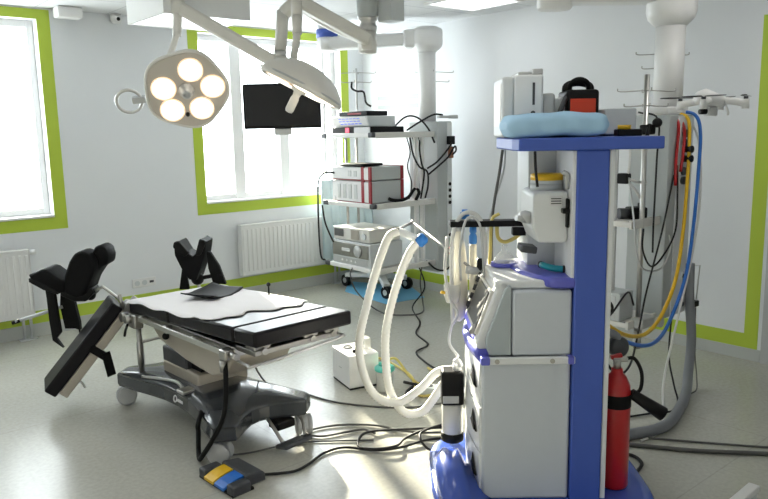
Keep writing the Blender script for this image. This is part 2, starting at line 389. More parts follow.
# grey cable duct rails on the side wall, behind the left column
for z in (2.085, 1.985):
    single('wall_rail', B().bx(-.008, 0, -.42, .30, -.022, .022, .002), 'grey', ('upper' if z > 2 else 'lower') + ' flat grey rail on the side wall behind the left supply column', 'rail', (XR, 6.05, z))

# ------------------------------------------------------------------ operating lamps
def frame(n, xdir):
    z = Vector(n).normalized(); x = Vector(xdir); x = (x - z * x.dot(z)).normalized(); y = z.cross(x)
    return Matrix((x, y, z)).transposed().to_4x4()
# shared ceiling column carrying both arms
t = thing('lamp_ceiling_column', 'white ceiling column with steel collar carrying the two operating lamps', 'column', (3.21, 3.94, 2.79))
b = B(); b.lathe([(.075, -.001), (.075, -.30), (.068, -.31)], n=28); b.obj('column', 'grey', t)
B().lathe([(.055, -.30), (.066, -.305), (.066, -.33), (.055, -.335), (.055, -.36), (.064, -.365), (.06, -.40), (.05, -.405)], n=28).obj('collar', 'steel', t)
B().lathe([(.048, -.395), (.056, -.40), (.058, -.50), (.055, -.545), (.0, -.55)], n=28).obj('elbow_cup', 'lampbody', t)
B().bx(.04, .16, -.20, -.06, -.345, -.001, .006).obj('control_box', 'lgrey', t)
def arm_box(b, p0, p1, w, h, bev=.008):
    p0, p1 = Vector(p0), Vector(p1); d = p1 - p0; z = d.normalized(); x = Vector((0, 0, 1)).cross(z).normalized(); y = z.cross(x)
    m = Matrix((x, y, z)).transposed().to_4x4(); m.translation = p0
    s = b.M; b.M = s @ m; b.bx(-w / 2, w / 2, -h / 2, h / 2, 0, d.length, bev); b.M = s

def lamp_head(root, C, n, lobes, lit_label, dome=0.13):
    Mx = Matrix.Translation(C) @ frame(n, (.766, -.643, 0))
    shp = lambda t: 1 + .035 * math.cos(5 * (t - R(66)))
    b = B(); b.M = Mx
    b.lathe([(.0, -dome), (.06, -dome), (.13, -dome * .88), (.20, -dome * .62), (.25, -dome * .3), (.268, -.01), (.266, .012), (.255, .016), (.25, .004), (.12, .0), (0, .0)], n=60, shape=shp)
    hd = b.obj('lamp_head', 'lampbody', root)
    b = B(); b.M = Mx; b.lathe([(.0, .002), (.1, .004), (.244, .006), (.248, .012), (.252, .006)], n=60, shape=shp); b.obj('lamp_face', 'lampface', hd)
    for (x, y) in lobes:
        b = B(); b.M = Mx; b.lathe([(.080, .006), (.080, .012), (.066, .010)], c=(x, y, 0), n=28); rg = b.obj('bulb_ring', 'bulbring', root)
        b = B(); b.M = Mx; b.lathe([(.072, .008), (.068, .013), (.05, .018), (.0, .02)], c=(x, y, 0), n=24); b.obj('bulb', 'bulb', rg)
    return Mx
LB = [(-.139, .030), (.048, .135), (.168, .008), (.075, -.135), (-.112, -.125)]
# left lamp, lit, facing the viewer
t = thing('operating_lamp', 'round operating lamp with five glowing bulbs facing the viewer, at the left', 'lamp', (2.70, 4.23, 2.51))
O = Vector((2.70, 4.23, 2.51)); L = lambda p: Vector(p) - O
Mx = lamp_head(t, L((2.09, 4.44, 2.0)), (-.37, -.79, -.46), LB, 'lit')
b = B(); b.M = Mx; b.lathe([(.052, .0), (.05, .02), (.034, .03), (.032, .075), (.026, .085), (.016, .085), (.014, .07), (0, .07)], n=24); h = b.obj('center_handle', 'silver', t)
b = B(); b.M = Mx; b.lathe([(.014, .0), (.012, .024), (0, .026)], c=(-.022, -.165, 0), n=14); b.obj('focus_knob', 'black', t)
b = B(); b.M = Mx; b.torus((-.37, -.045, -.03), .078, .011); hr = b.obj('ring_handle', 'steel', t)
b = B(); b.M = Mx; b.bx(-.35, -.265, -.062, -.02, -.05, -.01, .006); b.obj('handle_block', 'silver', hr)
b = B(); b.cyl(L((2.721, 4.239, 2.52)), L((2.675, 4.22, 2.255)), .041); b.obj('drop_tube', 'lampbody', t)
b = B(); b.cyl(L((2.675, 4.22, 2.255)), L((2.668, 4.217, 2.205)), .043); b.obj('collar', 'steel', t)
b = B(); b.tube([L((3.20, 3.95, 2.34)), L((2.98, 4.08, 2.45)), L((2.80, 4.17, 2.56)), L((2.722, 4.239, 2.505))], .046, n=12); b.obj('extension_arm', 'lampbody', t)
b = B(); arm_box(b, L((2.655, 4.235, 2.175)), L((2.13, 4.60, 2.55)), .075, .085, .02); b.cyl(L((2.668, 4.217, 2.22)), L((2.666, 4.217, 2.12)), .05); b.obj('spring_arm', 'lampbody', t)
b = B(); b.tube([L((2.14, 4.60, 2.56)), L((2.135, 4.605, 2.46)), L((2.123, 4.603, 2.36))], .030, n=12); b.cyl(L((2.14, 4.60, 2.60)), L((2.14, 4.60, 2.50)), .048)
b.tube([L((2.123, 4.603, 2.37)), L((2.10, 4.615, 2.30)), L((2.07, 4.626, 2.20)), L((2.08, 4.60, 2.08)), L((2.10, 4.53, 2.02))], .021, n=12); b.obj('yoke', 'lampbody', t)
# right lamp, seen from the side
t = thing('operating_lamp', 'operating lamp tilted edge-on with its handle hanging below, in front of the black monitor', 'lamp', (3.21, 3.94, 2.30))
O = Vector((3.21, 3.94, 2.30)); Cc = Vector((2.515, 3.76, 1.985))
n = Vector((.766, -.643, 0)) * -.46 + Vector((0, 0, -1)) * .88 + Vector((-.64, -.76, 0)) * .06
Mx = lamp_head(t, L(Cc), n, LB, 'tilted', dome=.15)
b = B(); b.M = Mx; b.lathe([(.05, .0), (.048, .025), (.026, .035), (.022, .06), (.027, .075), (.027, .15), (.02, .165), (0, .168)], n=20); b.obj('center_handle', 'offwhite', t)
b = B(); b.M = Mx; b.torus((0, 0, -.012), .266, .006, n=60); b.obj('rim_seal', 'silver', t)
b = B(); arm_box(b, L((3.10, 3.80, 2.31)), L((2.60, 3.90, 2.53)), .08, .085, .02); b.cyl(L((3.19, 3.93, 2.36)), L((3.19, 3.93, 2.25)), .06); arm_box(b, L((3.19, 3.93, 2.31)), L((3.08, 3.80, 2.30)), .085, .10, .02); b.obj('spring_arm', 'lampbody', t)
b = B(); b.cyl(L((2.60, 3.89, 2.56)), L((2.585, 3.87, 2.42)), .035); b.cyl(L((2.585, 3.87, 2.43)), L((2.572, 3.855, 2.32)), .034, .030)
b.tube([L((2.572, 3.855, 2.33)), L((2.555, 3.85, 2.25)), L((2.53, 3.84, 2.17)), L((2.53, 3.83, 2.08))], .024, n=12); b.obj('yoke', 'lampbody', t)
# black monitor hanging behind the right lamp
t = thing('display_monitor', 'black flat monitor hanging in front of the window behind the right lamp', 'monitor', (2.752, 4.348, 1.90), -40)
b = B(); b.bx(-.27, .27, -.02, .025, -.155, .155, .008); b.bx(-.16, .16, .02, .06, -.10, .10, .01); b.obj('casing', 'black', t)
b = B(); b.bx(-.255, .255, -.023, -.019, -.135, .142); b.obj('screen', 'screen', t)
b = B(); b.bx(-.05, .05, .06, .075, -.05, .05); b.tube([(0, .075, 0), (-.01, .10, .1), (-.01, .08, .25), (-.01, .0, .34)], .018, n=10); b.obj('hanging_bracket', 'lampbody', t)
b = B(); b.bx(-.06, .06, .0, .015, -.20, -.155, .003); b.obj('cable_tray', 'lgrey', t)

# ------------------------------------------------------------------ operating table
T = thing('operating_table', 'mobile operating table with black segmented mattress on a dark wheeled base', 'operating table', (1.9, 3.75, 0), 3)
def mid(poly, n=6):
    return [(p.x, p.y) for p in [Vector((x, y, 0)) for x, y in poly]]
def curve_poly(cs, sag):
    """closed outline through corners with concave sides (sag towards the centre)"""
    out = []; c = Vector((sum(p[0] for p in cs) / len(cs), sum(p[1] for p in cs) / len(cs)))
    for i in range(len(cs)):
        a, bb = Vector(cs[i]), Vector(cs[(i + 1) % len(cs)])
        for k in range(8):
            t = k / 8; q = a.lerp(bb, t); w = math.sin(math.pi * t) ** 1.3 * sag[i]
            d = Vector((-(bb - a).y, (bb - a).x)).normalized()
            out.append((q.x + d.x * w, q.y + d.y * w))
    return out
cs = [(-.38, -.50), (-.28, -.56), (.19, -.54), (.27, -.47), (.27, .72), (.20, .79), (-.27, .79), (-.36, .72)]
sg = [0, .12, 0, .10, 0, .08, 0, .11]
out = curve_poly(cs, sg)
b = B(); cx, cy = -.04, .12
def ringz(s, z): return [(cx + (x - cx) * s, cy + (y - cy) * s, z) for x, y in out]
b.loft([ringz(.95, .135), ringz(.985, .14), ringz(1, .155), ringz(1, .215)], sm=False)
b.loft([ringz(1, .2151), ringz(.985, .228), ringz(.95, .236), ringz(.60, .262), ringz(.3, .264)], sm=True)
b.obj('base', 'basegrey', T)
b = B(); b.torus((-.265, .13, .185), .018, .004, ax=(-1, 0, .2)); b.bx(-.268, -.262, .035, .10, .176, .192); b.obj('base_emblem', 'label', T, 'white ring emblem with a pale strip on the base side')
for i, (x, y, a) in enumerate([(-.315, -.45, 35), (.215, -.47, -25), (-.30, .74, 70), (.20, .70, 10)]):
    c = B(); c.M = Matrix.Translation((x, y, 0)) @ Matrix.Rotation(R(a), 4, 'Z')
    c.prism([(math.cos(q) * .066, .062 + math.sin(q) * .066) for q in [R(-10 + 20 * k) for k in range(11)]], -.016, .016, axis='x'); c.cyl((0, 0, .1), (0, 0, .17), .022)
    ca = c.obj('caster', 'castergrey', T)
    for s in (-1, 1):
        w = B(); w.M = Matrix.Translation((x, y, 0)) @ Matrix.Rotation(R(a), 4, 'Z')
        w.lathe([(.03, s * .018), (.056, s * .018), (.062, s * .022), (.062, s * .038), (.056, s * .044), (.044, s * .045), (0, s * .045)], c=(0, 0, .062), ax=(1, 0, 0), n=28); wh = w.obj('wheel', 'castergrey', ca)
# brake pedal at the head end
B().tube([(.0, -.42, .15), (-.02, -.52, .12), (-.02, -.60, .06)], .010).obj('pedal_lever', 'dsteel', T); B().tube([(.16, -.42, .15), (.16, -.53, .125), (.12, -.61, .065)], .010).obj('pedal_lever', 'dsteel', T)
b = B(); b.bx(-.05, .14, -.66, -.56, .035, .06, .01, rot=(R(-12), 0, R(4))); b.obj('brake_pedal', 'dgrey', T)
b = B(); b.bx(.02, .14, -.50, -.40, .08, .13, .01); b.obj('pedal_housing', 'black', T)
# column
B().bx(-.17, .17, .02, .46, .23, .33, .012).obj('column_foot', 'beige', T)
B().bx(-.165, .165, .16, .47, .32, .42, .012).obj('column_cover', 'dgrey', T)
B().bx(-.13, .13, .05, .40, .33, .47).obj('bellows', 'rubber', T)
b = B(); b.prism([(.50, .60), (.50, .52), (.42, .47), (.10, .41), (-.20, .385), (-.34, .42), (-.42, .52), (-.44, .60)], -.20, .20, bev=.015, axis='x'); b.obj('column_head', 'beige', T)
b = B(); b.bx(-.255, .255, -.74, -.56, .625, .655, .005); b.bx(-.265, .265, -.56, .60, .585, .64, .006); b.obj('table_frame', 'dsteel', T)
zt = lambda y: .765 - .045 * (y + .78)
def pad(name, y0, y1, w=.29, th=.078, gap=.004, m='leather'):
    b = B(); n = 8; z0, z1 = zt(y0 + gap), zt(y1 - gap)
    b.M = Matrix.Translation((0, (y0 + y1) / 2, (z0 + z1) / 2 - th / 2)) @ Matrix.Rotation(-math.atan2(z0 - z1, y1 - y0), 4, 'X')
    b.bx(-w, w + .035, -(y1 - y0) / 2 + gap, (y1 - y0) / 2 - gap, -th / 2, th / 2, .014); return b.obj(name, m, T)
pad('head_pad', -.80, -.60); pad('back_pad', -.60, .10); pad('seat_pad', .10, .63)
for s in (-1, 1):
    x = s * .305
    b = B(); b.bx(x - .006, x + .006, -.56, .46, .60, .63, .002); b.obj('side_rail', 'steel', T)
    for y in (-.52, -.20, .12, .44): B().bx(min(x, x - s * .06), max(x, x - s * .06), y - .02, y + .02, .59, .635, .004).obj('rail_bracket', 'dsteel', T)
for s in (-1, 1):
    b = B(); b.bx(s * .285 - .03, s * .285 + .03, .50, .60, .54, .63, .01); b.cyl((s * .30, .56, .60), (s * .35, .56, .60), .026); b.cyl((s * .29, .64, .60), (s * .34, .64, .60), .030); b.obj('leg_hinge', 'dsteel', T)
b = B(); b.bx(-.34, -.285, -.60, -.53, .59, .645, .01); b.cyl((-.33, -.56, .59), (-.33, -.56, .53), .02); b.cyl((-.31, -.66, .62), (-.31, -.60, .62), .018); b.obj('rail_clamp', 'dsteel', T)
b = B(); b.tube([(-.29, -.58, .60), (-.30, -.74, .595), (-.27, -.78, .60), (.22, -.79, .63), (.27, -.76, .64), (.27, -.60, .63)], .008); b.obj('head_rail', 'steel', T)
for x in (-.20, .10, .24):
    b = B(); b.bx(x - .05, x + .05, -.73, -.64, .62, .68, .01); b.cyl((x, -.75, .645), (x, -.65, .645), .018); b.obj('head_bracket', 'dsteel', T)
b = B(); b.cyl((-.27, .55, .22), (-.27, .55, .58), .016); b.cyl((-.27, .55, .30), (-.27, .55, .45), .021); b.tube([(-.27, .55, .44), (-.2, .50, .46), (-.12, .46, .47)], .009); b.obj('support_strut', 'dsteel', T)
b = B(); b.tube([(-.31, .62, .55), (-.30, .68, .50), (-.30, .70, .46)], .008); b.obj('release_lever', 'black', T); B().sph((-.215, .30, .52), .022).obj('lock_knob', 'black', T)
b = B(); b.cyl((.30, -.05, .62), (.30, -.05, .80), .005); b.sph((.30, -.05, .805), .013); b.obj('rail_pin', 'black', T)
# hand control cable and its loop on the base
b = B(); b.tube([(-.32, -.56, .60), (-.335, -.585, .5), (-.345, -.585, .38), (-.355, -.56, .28), (-.385, -.50, .16), (-.41, -.43, .06), (-.39, -.36, .018), (-.36, -.30, .05), (-.37, -.33, .15), (-.38, -.35, .20), (-.33, -.30, .245)], .013); b.obj('control_cable', 'rubber', T)
b = B(); b.tube([(-.30, .48, .245), (-.25, .35, .25), (-.22, .20, .26), (-.24, .08, .26)], .010); b.bx(-.28, -.20, .0, .08, .24, .262, .006); b.obj('base_cable', 'steel', T)
# lowered leg section, swung outwards
d = Vector((-.42, .11, -.51)).normalized(); w = Vector((.25, .97, 0)); w = (w - d * w.dot(d)).normalized(); n = d.cross(w)
if n.z < 0: n = -n
inv = (Matrix.Translation((1.9, 3.75, 0)) @ Matrix.Rotation(R(3), 4, 'Z')).inverted()
Lm = Matrix((d, w, n)).transposed().to_4x4(); Lm.translation = Vector((1.555, 4.44, .645)); Lm = inv @ Lm
b = B(); b.M = Lm; b.bx(.0, .67, .0, .27, -.02, .06, .012); b.obj('leg_pad', 'leather', T)
b = B(); b.M = Lm; b.bx(.01, .64, .004, .266, -.08, -.022, .008); b.obj('leg_plate', 'beige', T)
b = B(); b.M = Lm; b.bx(-.06, .05, .02, .10, -.08, -.01, .012); b.cyl((-.03, -.01, -.05), (-.03, .12, -.05), .035); b.cyl((-.10, .06, -.05), (0, .06, -.05), .022); b.cyl((.0, .02, -.02), (-.06, .02, .05), .012); b.obj('leg_joint', 'dsteel', T)
b = B(); b.M = Lm; b.bx(.28, .33, -.006, .02, -.11, .0, .004); b.obj('strap_loop', 'rubber', T)
b = B(); p = Lm @ Vector((.30, -.012, -.10)); b.bx(p.x - .006, p.x + .05, p.y - .005, p.y + .005, p.z - .14, p.z + .02, .003, rot=(0, R(-10), 0)); b.obj('strap', 'rubber', T)
b = B(); p = Lm @ Vector((.52, .1, -.085)); q = Lm @ Vector((.55, .1, -.15)); b.cyl(p, q, .008); b.obj('stop_pin', 'steel', T)

# paper sheet on the table, ragged edge
def sheet_fn(u, v):
    k = 1.0 + .10 * (v - .3) + .03 * math.sin(11 * v) + .025 * math.sin(23 * v + 1)
    y = .655 - u * 1.04 * k
    if v < .12: y += max(0, u - .90) * .7 * (1 - v / .12)
    x = -.302 + v * .63
    hz = .004 + .005 * (math.sin(14 * v + 5 * u) * math.sin(9 * u)) ** 2
    if v < .03 and u < .85: hz -= .012 + .006 * math.sin(20 * u)
    if u < .035: hz -= .012
    ang = R(3); X = x * math.cos(ang) - y * math.sin(ang); Y = x * math.sin(ang) + y * math.cos(ang)
    return (X, Y, zt(y) + hz + .003 - .72)
single('paper_sheet', B().sheet(sheet_fn, 40, 32, .002), 'paper', 'white paper sheet spread over the table mattress', 'sheet', (1.9, 3.75, .72))
# black pad lying on the sheet
def flap_fn(u, v):
    a = R(28); x = (u - .5) * .38; y = (v - .5) * .26 * (1 - .3 * abs(u - .5)); c = .035 * max(0, 1 - 2 * u) ** 2 + .015 * max(0, 2 * u - 1.2) ** 2 + .022 * max(0, 2 * v - 1) ** 1.5 * (.4 + u * .6)
    return (x * math.cos(a) - y * math.sin(a), x * math.sin(a) + y * math.cos(a), c + .012)
single('arm_pad', B().sheet(flap_fn, 16, 10, .008), 'matte', 'curled thin black pad lying on the white paper sheet', 'pad', (1.985, 4.02, zt(.27) + .004), 6)

# ------------------------------------------------------------------ stirrups (leg holders) clamped to the leg end
def fpoly(pts, s, c): return [((x - c[0]) * s, -(y - c[1]) * s) for x, y in pts]
S = 4.72 / 715
t = thing('leg_holder', 'black padded leg holder with dangling straps and a chrome handle at the left', 'leg holder', (1.41, 4.83, .705), -40)
c0 = (72, 290); fp = lambda *p: fpoly(p, S, c0)
b = B(); b.prism(fp((66, 288), (68, 270), (74, 256), (80, 248), (87, 246), (93, 249), (98, 258), (97, 268), (90, 282), (85, 291), (76, 293)), -.10, .06, bev=.02, axis='y', sm=True); b.obj('side_wing', 'foam', t)
b = B(); b.prism(fp((92, 250), (95, 244), (101, 242.5), (106, 246), (108, 254), (106, 262), (99, 265), (91, 276), (86, 288), (82, 284)), -.02, .14, bev=.02, axis='y', sm=True); b.obj('upper_wing', 'foam', t)
b = B(); b.prism(fp((32, 268.5), (37, 268), (46, 263.5), (51, 264.5), (60, 272), (67, 276), (68, 287), (60, 288), (48, 283), (36, 276)), -.09, .12, bev=.015, axis='y', sm=True); b.obj('calf_pad', 'foam', t)
b = B(); b.prism(fp((33, 272), (45, 277), (58, 284), (60, 289), (46, 284), (33, 276)), -.095, .125, bev=.006, axis='y'); b.obj('calf_shell', 'black', t)
b = B(); b.prism(fp((58, 286), (84, 288), (90, 284), (92, 290), (84, 298), (72, 298), (60, 292)), -.05, .08, bev=.01, axis='y'); b.sph(((86 - 72) * S, .0, -(293 - 290) * S), .035); b.obj('ball_joint', 'black', t)
b = B(); b.tube([((80 - 72) * S, 0, -.02), ((96 - 72) * S, .0, .025), ((101 - 72) * S, .0, .024), ((118 - 72) * S, -.0, -.075), ((121 - 72) * S, -.01, -.10), ((122 - 72) * S, -.01, -.17)], .010); b.obj('support_rod', 'steel', t)
b = B(); b.cyl(((56 - 72) * S, .02, -(305 - 290) * S), ((15 - 72) * S, -.08, -(316 - 290) * S), .011); b.obj('handle_rod', 'silver', t)
b = B(); b.cyl(((19 - 72) * S, -.07, -(315 - 290) * S), ((12 - 72) * S, -.085, -(317 - 290) * S), .012); b.obj('handle_grip', 'black', t)
b = B(); b.prism(fp((43, 277), (52, 281), (53, 300), (55, 330), (50, 336), (56, 346), (46, 338), (44.5, 318), (44, 295)), -.03, .0, bev=.003, axis='y'); b.obj('strap', 'rubber', t)
b = B(); b.prism(fp((55, 288), (66, 290), (71, 322), (71, 330), (66, 328), (56, 328), (53, 305)), .02, .06, bev=.004, axis='y'); b.obj('strap_flap', 'rubber', t)
b = B(); b.tube([((70 - 72) * S, .03, -(326 - 290) * S), ((70 - 72) * S, .03, -(340 - 290) * S), ((68 - 72) * S, .03, -(350 - 290) * S)], .006); b.obj('strap_end', 'rubber', t)
S = 4.95 / 715
t = thing('leg_holder', 'black padded leg holder standing upright behind the table, splayed like a V', 'leg holder', (2.16, 4.60, .72), -40)
c0 = (195, 281); fp = lambda *p: fpoly(p, S, c0)
b = B()
def vee(y, k):
    return [(x * k, y, z * k) for x, z in fp((177, 243), (182, 241), (188, 252), (195, 256), (201, 250), (204, 239), (209, 242), (207, 253), (201, 270), (197, 280), (190, 279), (183, 268), (177, 254))]
b.loft([vee(-.09, .96), vee(-.08, 1), vee(.10, 1), vee(.12, .96)], sm=False); b.obj('calf_trough', 'foam', t)
b = B(); b.prism(fp((176.5, 246), (178, 241), (183, 240.5), (192, 252), (188, 256), (182, 253)), -.11, -.06, bev=.008, axis='y'); b.prism(fp((203, 238.5), (208, 240), (208.5, 244), (203, 255), (198, 255), (200, 248)), -.11, -.06, bev=.008, axis='y'); b.obj('padded_rim', 'rubber', t)
b = B(); b.prism(fp((206, 253), (210, 254), (218, 268), (224, 287), (211, 286), (207, 270)), -.02, .02, bev=.004, axis='y'); b.obj('strap', 'rubber', t)
b = B(); b.prism(fp((181, 270), (185, 274), (187, 291), (177, 291), (179, 280)), -.03, .0, bev=.004, axis='y'); b.obj('strap_flap', 'rubber', t)
b = B(); b.sph((0, 0, 0), .045); b.cyl((0, 0, 0), (24 * S, 0, .028), .014); b.cyl((21 * S, 0, .026), (25 * S, 0, .028), .022); b.obj('ball_joint', 'black', t)
b = B(); b.tube([(.0, .0, -.02), (.02, -.02, -.08), (.06, -.08, -.12)], .012); b.obj('support_rod', 'steel', t)

# ------------------------------------------------------------------ anaesthesia machine
A = thing('anesthesia_machine', 'tall grey anaesthesia machine with blue column, blue top shelf and blue wheeled base', 'medical machine', (2.168, 1.951, 0), -41)
def mloc(x, y, z):
    a = R(-41); return (2.168 + x * math.cos(a) - y * math.sin(a), 1.951 + x * math.sin(a) + y * math.cos(a), z)
# base slab with raised front cowl
b = B(); o = []
for k in range(40):
    q = 2 * math.pi * k / 40; cxx, cyy = math.cos(q), math.sin(q); f = (abs(cxx) ** 4 + abs(cyy) ** 4) ** (-.25)
    o.append((.28 + .49 * cxx * f, .28 + .46 * cyy * f))
sc = lambda s, z: [(.28 + (x - .28) * s, .28 + (y - .28) * s, z) for x, y in o]
b.loft([sc(.95, .065), sc(1, .075), sc(1, .10), sc(.97, .118), sc(.9, .122)]); b.obj('base', 'bluegloss', A)
b = B(); rg = []
for k in range(15):
    v = -.14 + .50 * k / 14; e = math.sin(math.pi * k / 14) ** .45; x0 = -.19 + .05 * (1 - e)
    h = .12 + (.16 if .05 < k / 14 < .95 else .13) * e
    rg.append([(x0, v, .11), (x0 - .005, v, .11 + (h - .11) * .7), (x0 + .03, v, h), (x0 + .10, v, h - .005), (x0 + .13, v, h - .07), (x0 + .18, v, h - .10), (x0 + .24, v, .115)])
b.loft(rg); b.obj('base_cowl', 'bluegloss', A)
for (x, y, a) in ((-.165, .30, 20), (-.13, -.10, 60), (.70, .66, 10), (.70, -.12, 40)):
    c = B(); c.M = Matrix.Translation((x, y, 0)) @ Matrix.Rotation(R(a), 4, 'Z')
    c.prism([(math.cos(q) * .05, .045 + math.sin(q) * .05) for q in [R(15 * k) for k in range(13)]], -.018, .018, axis='x'); ca = c.obj('caster', 'dgrey', A)
    w = B(); w.M = Matrix.Translation((x, y, 0)) @ Matrix.Rotation(R(a), 4, 'Z')
    w.lathe([(.0, -.03), (.04, -.03), (.045, -.025), (.045, -.008), (.03, -.006), (.03, .006), (.045, .008), (.045, .025), (.04, .03), (0, .03)], c=(0, 0, .045), ax=(1, 0, 0), n=24); w.obj('wheel', 'castergrey', ca)
# lower cabinet
b = B(); b.bx(.0, .372, .0, .58, .122, .745, .012); b.obj('cabinet', 'mgrey', A)
for z0, z1 in ((.13, .33), (.335, .535), (.54, .735)):
    b = B(); rg = []
    for k in range(9):
        v = .015 + .55 * k / 8; bul = .008 + .026 * math.sin(math.pi * k / 8)
        rg.append([(.004, v, z0 + .003), (-bul, v, z0 + .003), (-bul - .004, v, (z0 + z1) / 2), (-bul, v, z1 - .003), (.004, v, z1 - .003)])
    b.loft(rg, sm=False); dw = b.obj('drawer', 'mwhite', A)
    b = B(); zc = (z0 + z1) / 2
    b.loft([[(-.016, .045 + .15 * k / 8, zc - .02 - .035 * math.sin(math.pi * k / 8)), (-.032, .045 + .15 * k / 8, zc - .01), (-.026, .045 + .15 * k / 8, zc + .0 + .055 * math.sin(math.pi * k / 8))] for k in range(9)]); b.obj('handle_recess', 'black', dw)
b = B(); b.bx(-.0, .385, -.022, .0, .735, .765, .004); b.obj('side_rail', 'mwhite', A)
for x in (.06, .29): B().cyl((x, -.027, .75), (x, -.021, .75), .010).obj('rail_screw', 'dsteel', A)
B().bx(-.008, .03, -.03, .04, .735, .768, .005).obj('rail_end', 'purple', A); B().bx(.355, .38, -.03, .01, .735, .768, .005).obj('rail_end', 'purple', A)
b = B(); b.loft([[(-.01 - .034 * math.sin(math.pi * k / 8), .02 + .55 * k / 8, .74), (-.016 - .034 * math.sin(math.pi * k / 8), .02 + .55 * k / 8, .765), (-.01 - .03 * math.sin(math.pi * k / 8), .02 + .55 * k / 8, .79), (.03, .02 + .55 * k / 8, .79), (.03, .02 + .55 * k / 8, .74)] for k in range(9)]); b.obj('front_trim', 'purple', A)
# upper housing, slanted front with screen
b = B(); b.bx(.125, .372, .0, .58, .765, 1.045, .012); b.obj('upper_housing', 'mgrey', A)
prof = [(.03, .768), (.122, .768), (.122, 1.062), (.108, 1.066), (.095, 1.05), (.015, .835), (.018, .80)]
b = B(); b.prism(prof, .002, .03, bev=.006, axis='y'); b.obj('console_cheek', 'mdark', A); B().prism(prof, .55, .578, bev=.006, axis='y').obj('console_cheek', 'mdark', A)
prof2 = [(-.012, .785), (.122, .785), (.122, 1.07), (.085, 1.082), (.066, 1.062), (-.012, .85), (-.025, .815)]
b = B(); b.prism(prof2, .03, .55, bev=.010, axis='y'); b.obj('console', 'mwhite', A)
def onslant(t0, t1, y0, y1, th, name, m, par, p0=(-.03, .90), p1=(.04, 1.075)):
    ax, az = p0; bx_, bz = p1; dx, dz = bx_ - ax, bz - az; l = math.hypot(dx, dz); nx, nz = -dz / l, dx / l
    b = B(); pts = []
    for t, k in ((t0, -.004), (t1, -.004), (t1, th), (t0, th)): pts.append((ax + dx * t + nx * k, az + dz * t + nz * k))
    b.prism(pts, y0, y1, axis='y'); return b.obj(name, m, par)
sb = onslant(-.02, .86, .05, .40, .012, 'screen_bezel', 'offwhite', A, (-.012, .85), (.066, 1.062))
onslant(.06, .80, .075, .375, .016, 'screen', 'lcd', sb, (-.012, .85), (.066, 1.062))
for k in range(4): onslant(.10 + .19 * k, .22 + .19 * k, .43, .50, .02, 'console_key', 'dgrey', A, (-.012, .85), (.066, 1.062))
b = B(); b.lathe([(.022, 0), (.024, .02), (.018, .03), (0, .03)], c=(-.01, .10, .85), ax=(-.9, 0, .4), n=20); b.obj('rotary_knob', 'dsteel', A)
for zz in (.86, .99):
    b = B(); b.lathe([(.018, 0), (.02, .025), (.013, .05), (0, .05)], c=(.0 + (zz - .86) * .36, .50, zz), ax=(-.9, .2, .3), n=18); b.obj('console_knob', 'dgrey', A)
b = B(); b.prism([(-.030, .818), (-.018, .850), (-.008, .846), (-.020, .812)], .10, .46, axis='y'); b.obj('lit_panel', 'lilac', A)
# worktop, tray, back panel
b = B(); b.bx(.06, .375, .03, .57, 1.045, 1.082, .01); b.obj('worktop', 'mwhite', A)
b = B(); o2 = [(.385, -.012), (.385, .42), (.17, .42), (.165, .30), (.185, .17), (.225, .08), (.285, .0), (.33, -.012)]
b.prism(o2, 1.052, 1.098, bev=.014); b.obj('side_tray', 'purple', A)
b = B(); b.bx(.24, .388, .30, .58, 1.09, 1.615, .004); b.obj('back_panel', 'lgrey', A)
b = B(); b.bx(.362, .388, .0, .58, 1.08, 1.615, .003); b.obj('column_lining', 'mwhite', A)
# bellows / vaporiser block
b = B(); b.prism([(.215, 1.435), (.232, 1.448), (.362, 1.448), (.362, 1.245), (.348, 1.232), (.24, 1.235), (.215, 1.30)], .06, .34, bev=.012, axis='y'); b.obj('ventilator_block', 'mwhite', A)
b = B(); b.loft([[(.30 + (.072 if k % 2 == 0 else .068) * math.cos(q), .20 + .072 * math.sin(q), z) for q in [2 * math.pi * i / 24 for i in range(24)]] for k, z in enumerate((1.444, 1.474))]); b.lathe([(.072, 1.474), (.066, 1.488), (.066, 1.49)], c=(.30, .20, 0)); vp = b.obj('vaporizer', 'lgrey', A)
b = B(); b.lathe([(.064, 1.487), (.069, 1.489), (.069, 1.512), (.060, 1.516), (0, 1.516)], c=(.30, .20, 0)); b.obj('dial_ring', 'yellow', vp)
b = B(); b.bx(.285, .335, .052, .06, 1.39, 1.43, .002); b.obj('block_label', 'label', A)
for k in range(3): B().bx(.288, .330, .050, .053, 1.398 + .010 * k, 1.402 + .010 * k).obj('label_line', 'dgrey', A)
b = B(); b.lathe([(.026, 0), (.028, .03), (.02, .05), (0, .052)], c=(.217, .12, 1.335), ax=(-1, -.4, .2), n=20); b.cyl((.19, .10, 1.33), (.15, .08, 1.34), .012); b.obj('pressure_valve', 'silver', A)
b = B(); b.bx(.35, .361, .03, .10, 1.30, 1.42, .004); b.bx(.33, .36, .02, .06, 1.36, 1.38, .004); b.obj('latch', 'black', A)
b = B(); b.bx(.175, .245, .10, .20, 1.185, 1.215, .006, rot=(0, R(8), 0)); b.obj('inlet_clip', 'dgrey', A)
b = B(); b.tube([(.33, .04, 1.53), (.35, .04, 1.515), (.355, .06, 1.46)], .010); b.obj('vaporizer_handle', 'silver', A)
# column and shelf
b = B(); b.prism([(.376, -.01), (.508, -.01), (.508, .09), (.495, .12), (.376, .12)], .10, 1.62, bev=.008); b.obj('column', 'blue', A)
b = B(); b.bx(.509, .532, .0, .56, .10, 1.615, .004); b.obj('column_side', 'mwhite', A)
b = B(); b.prism([(.14, -.03), (.715, -.03), (.715, .57), (.14, .57), (.125, .50), (.125, .05)], 1.618, 1.668, bev=.006); b.obj('top_shelf', 'blue', A)
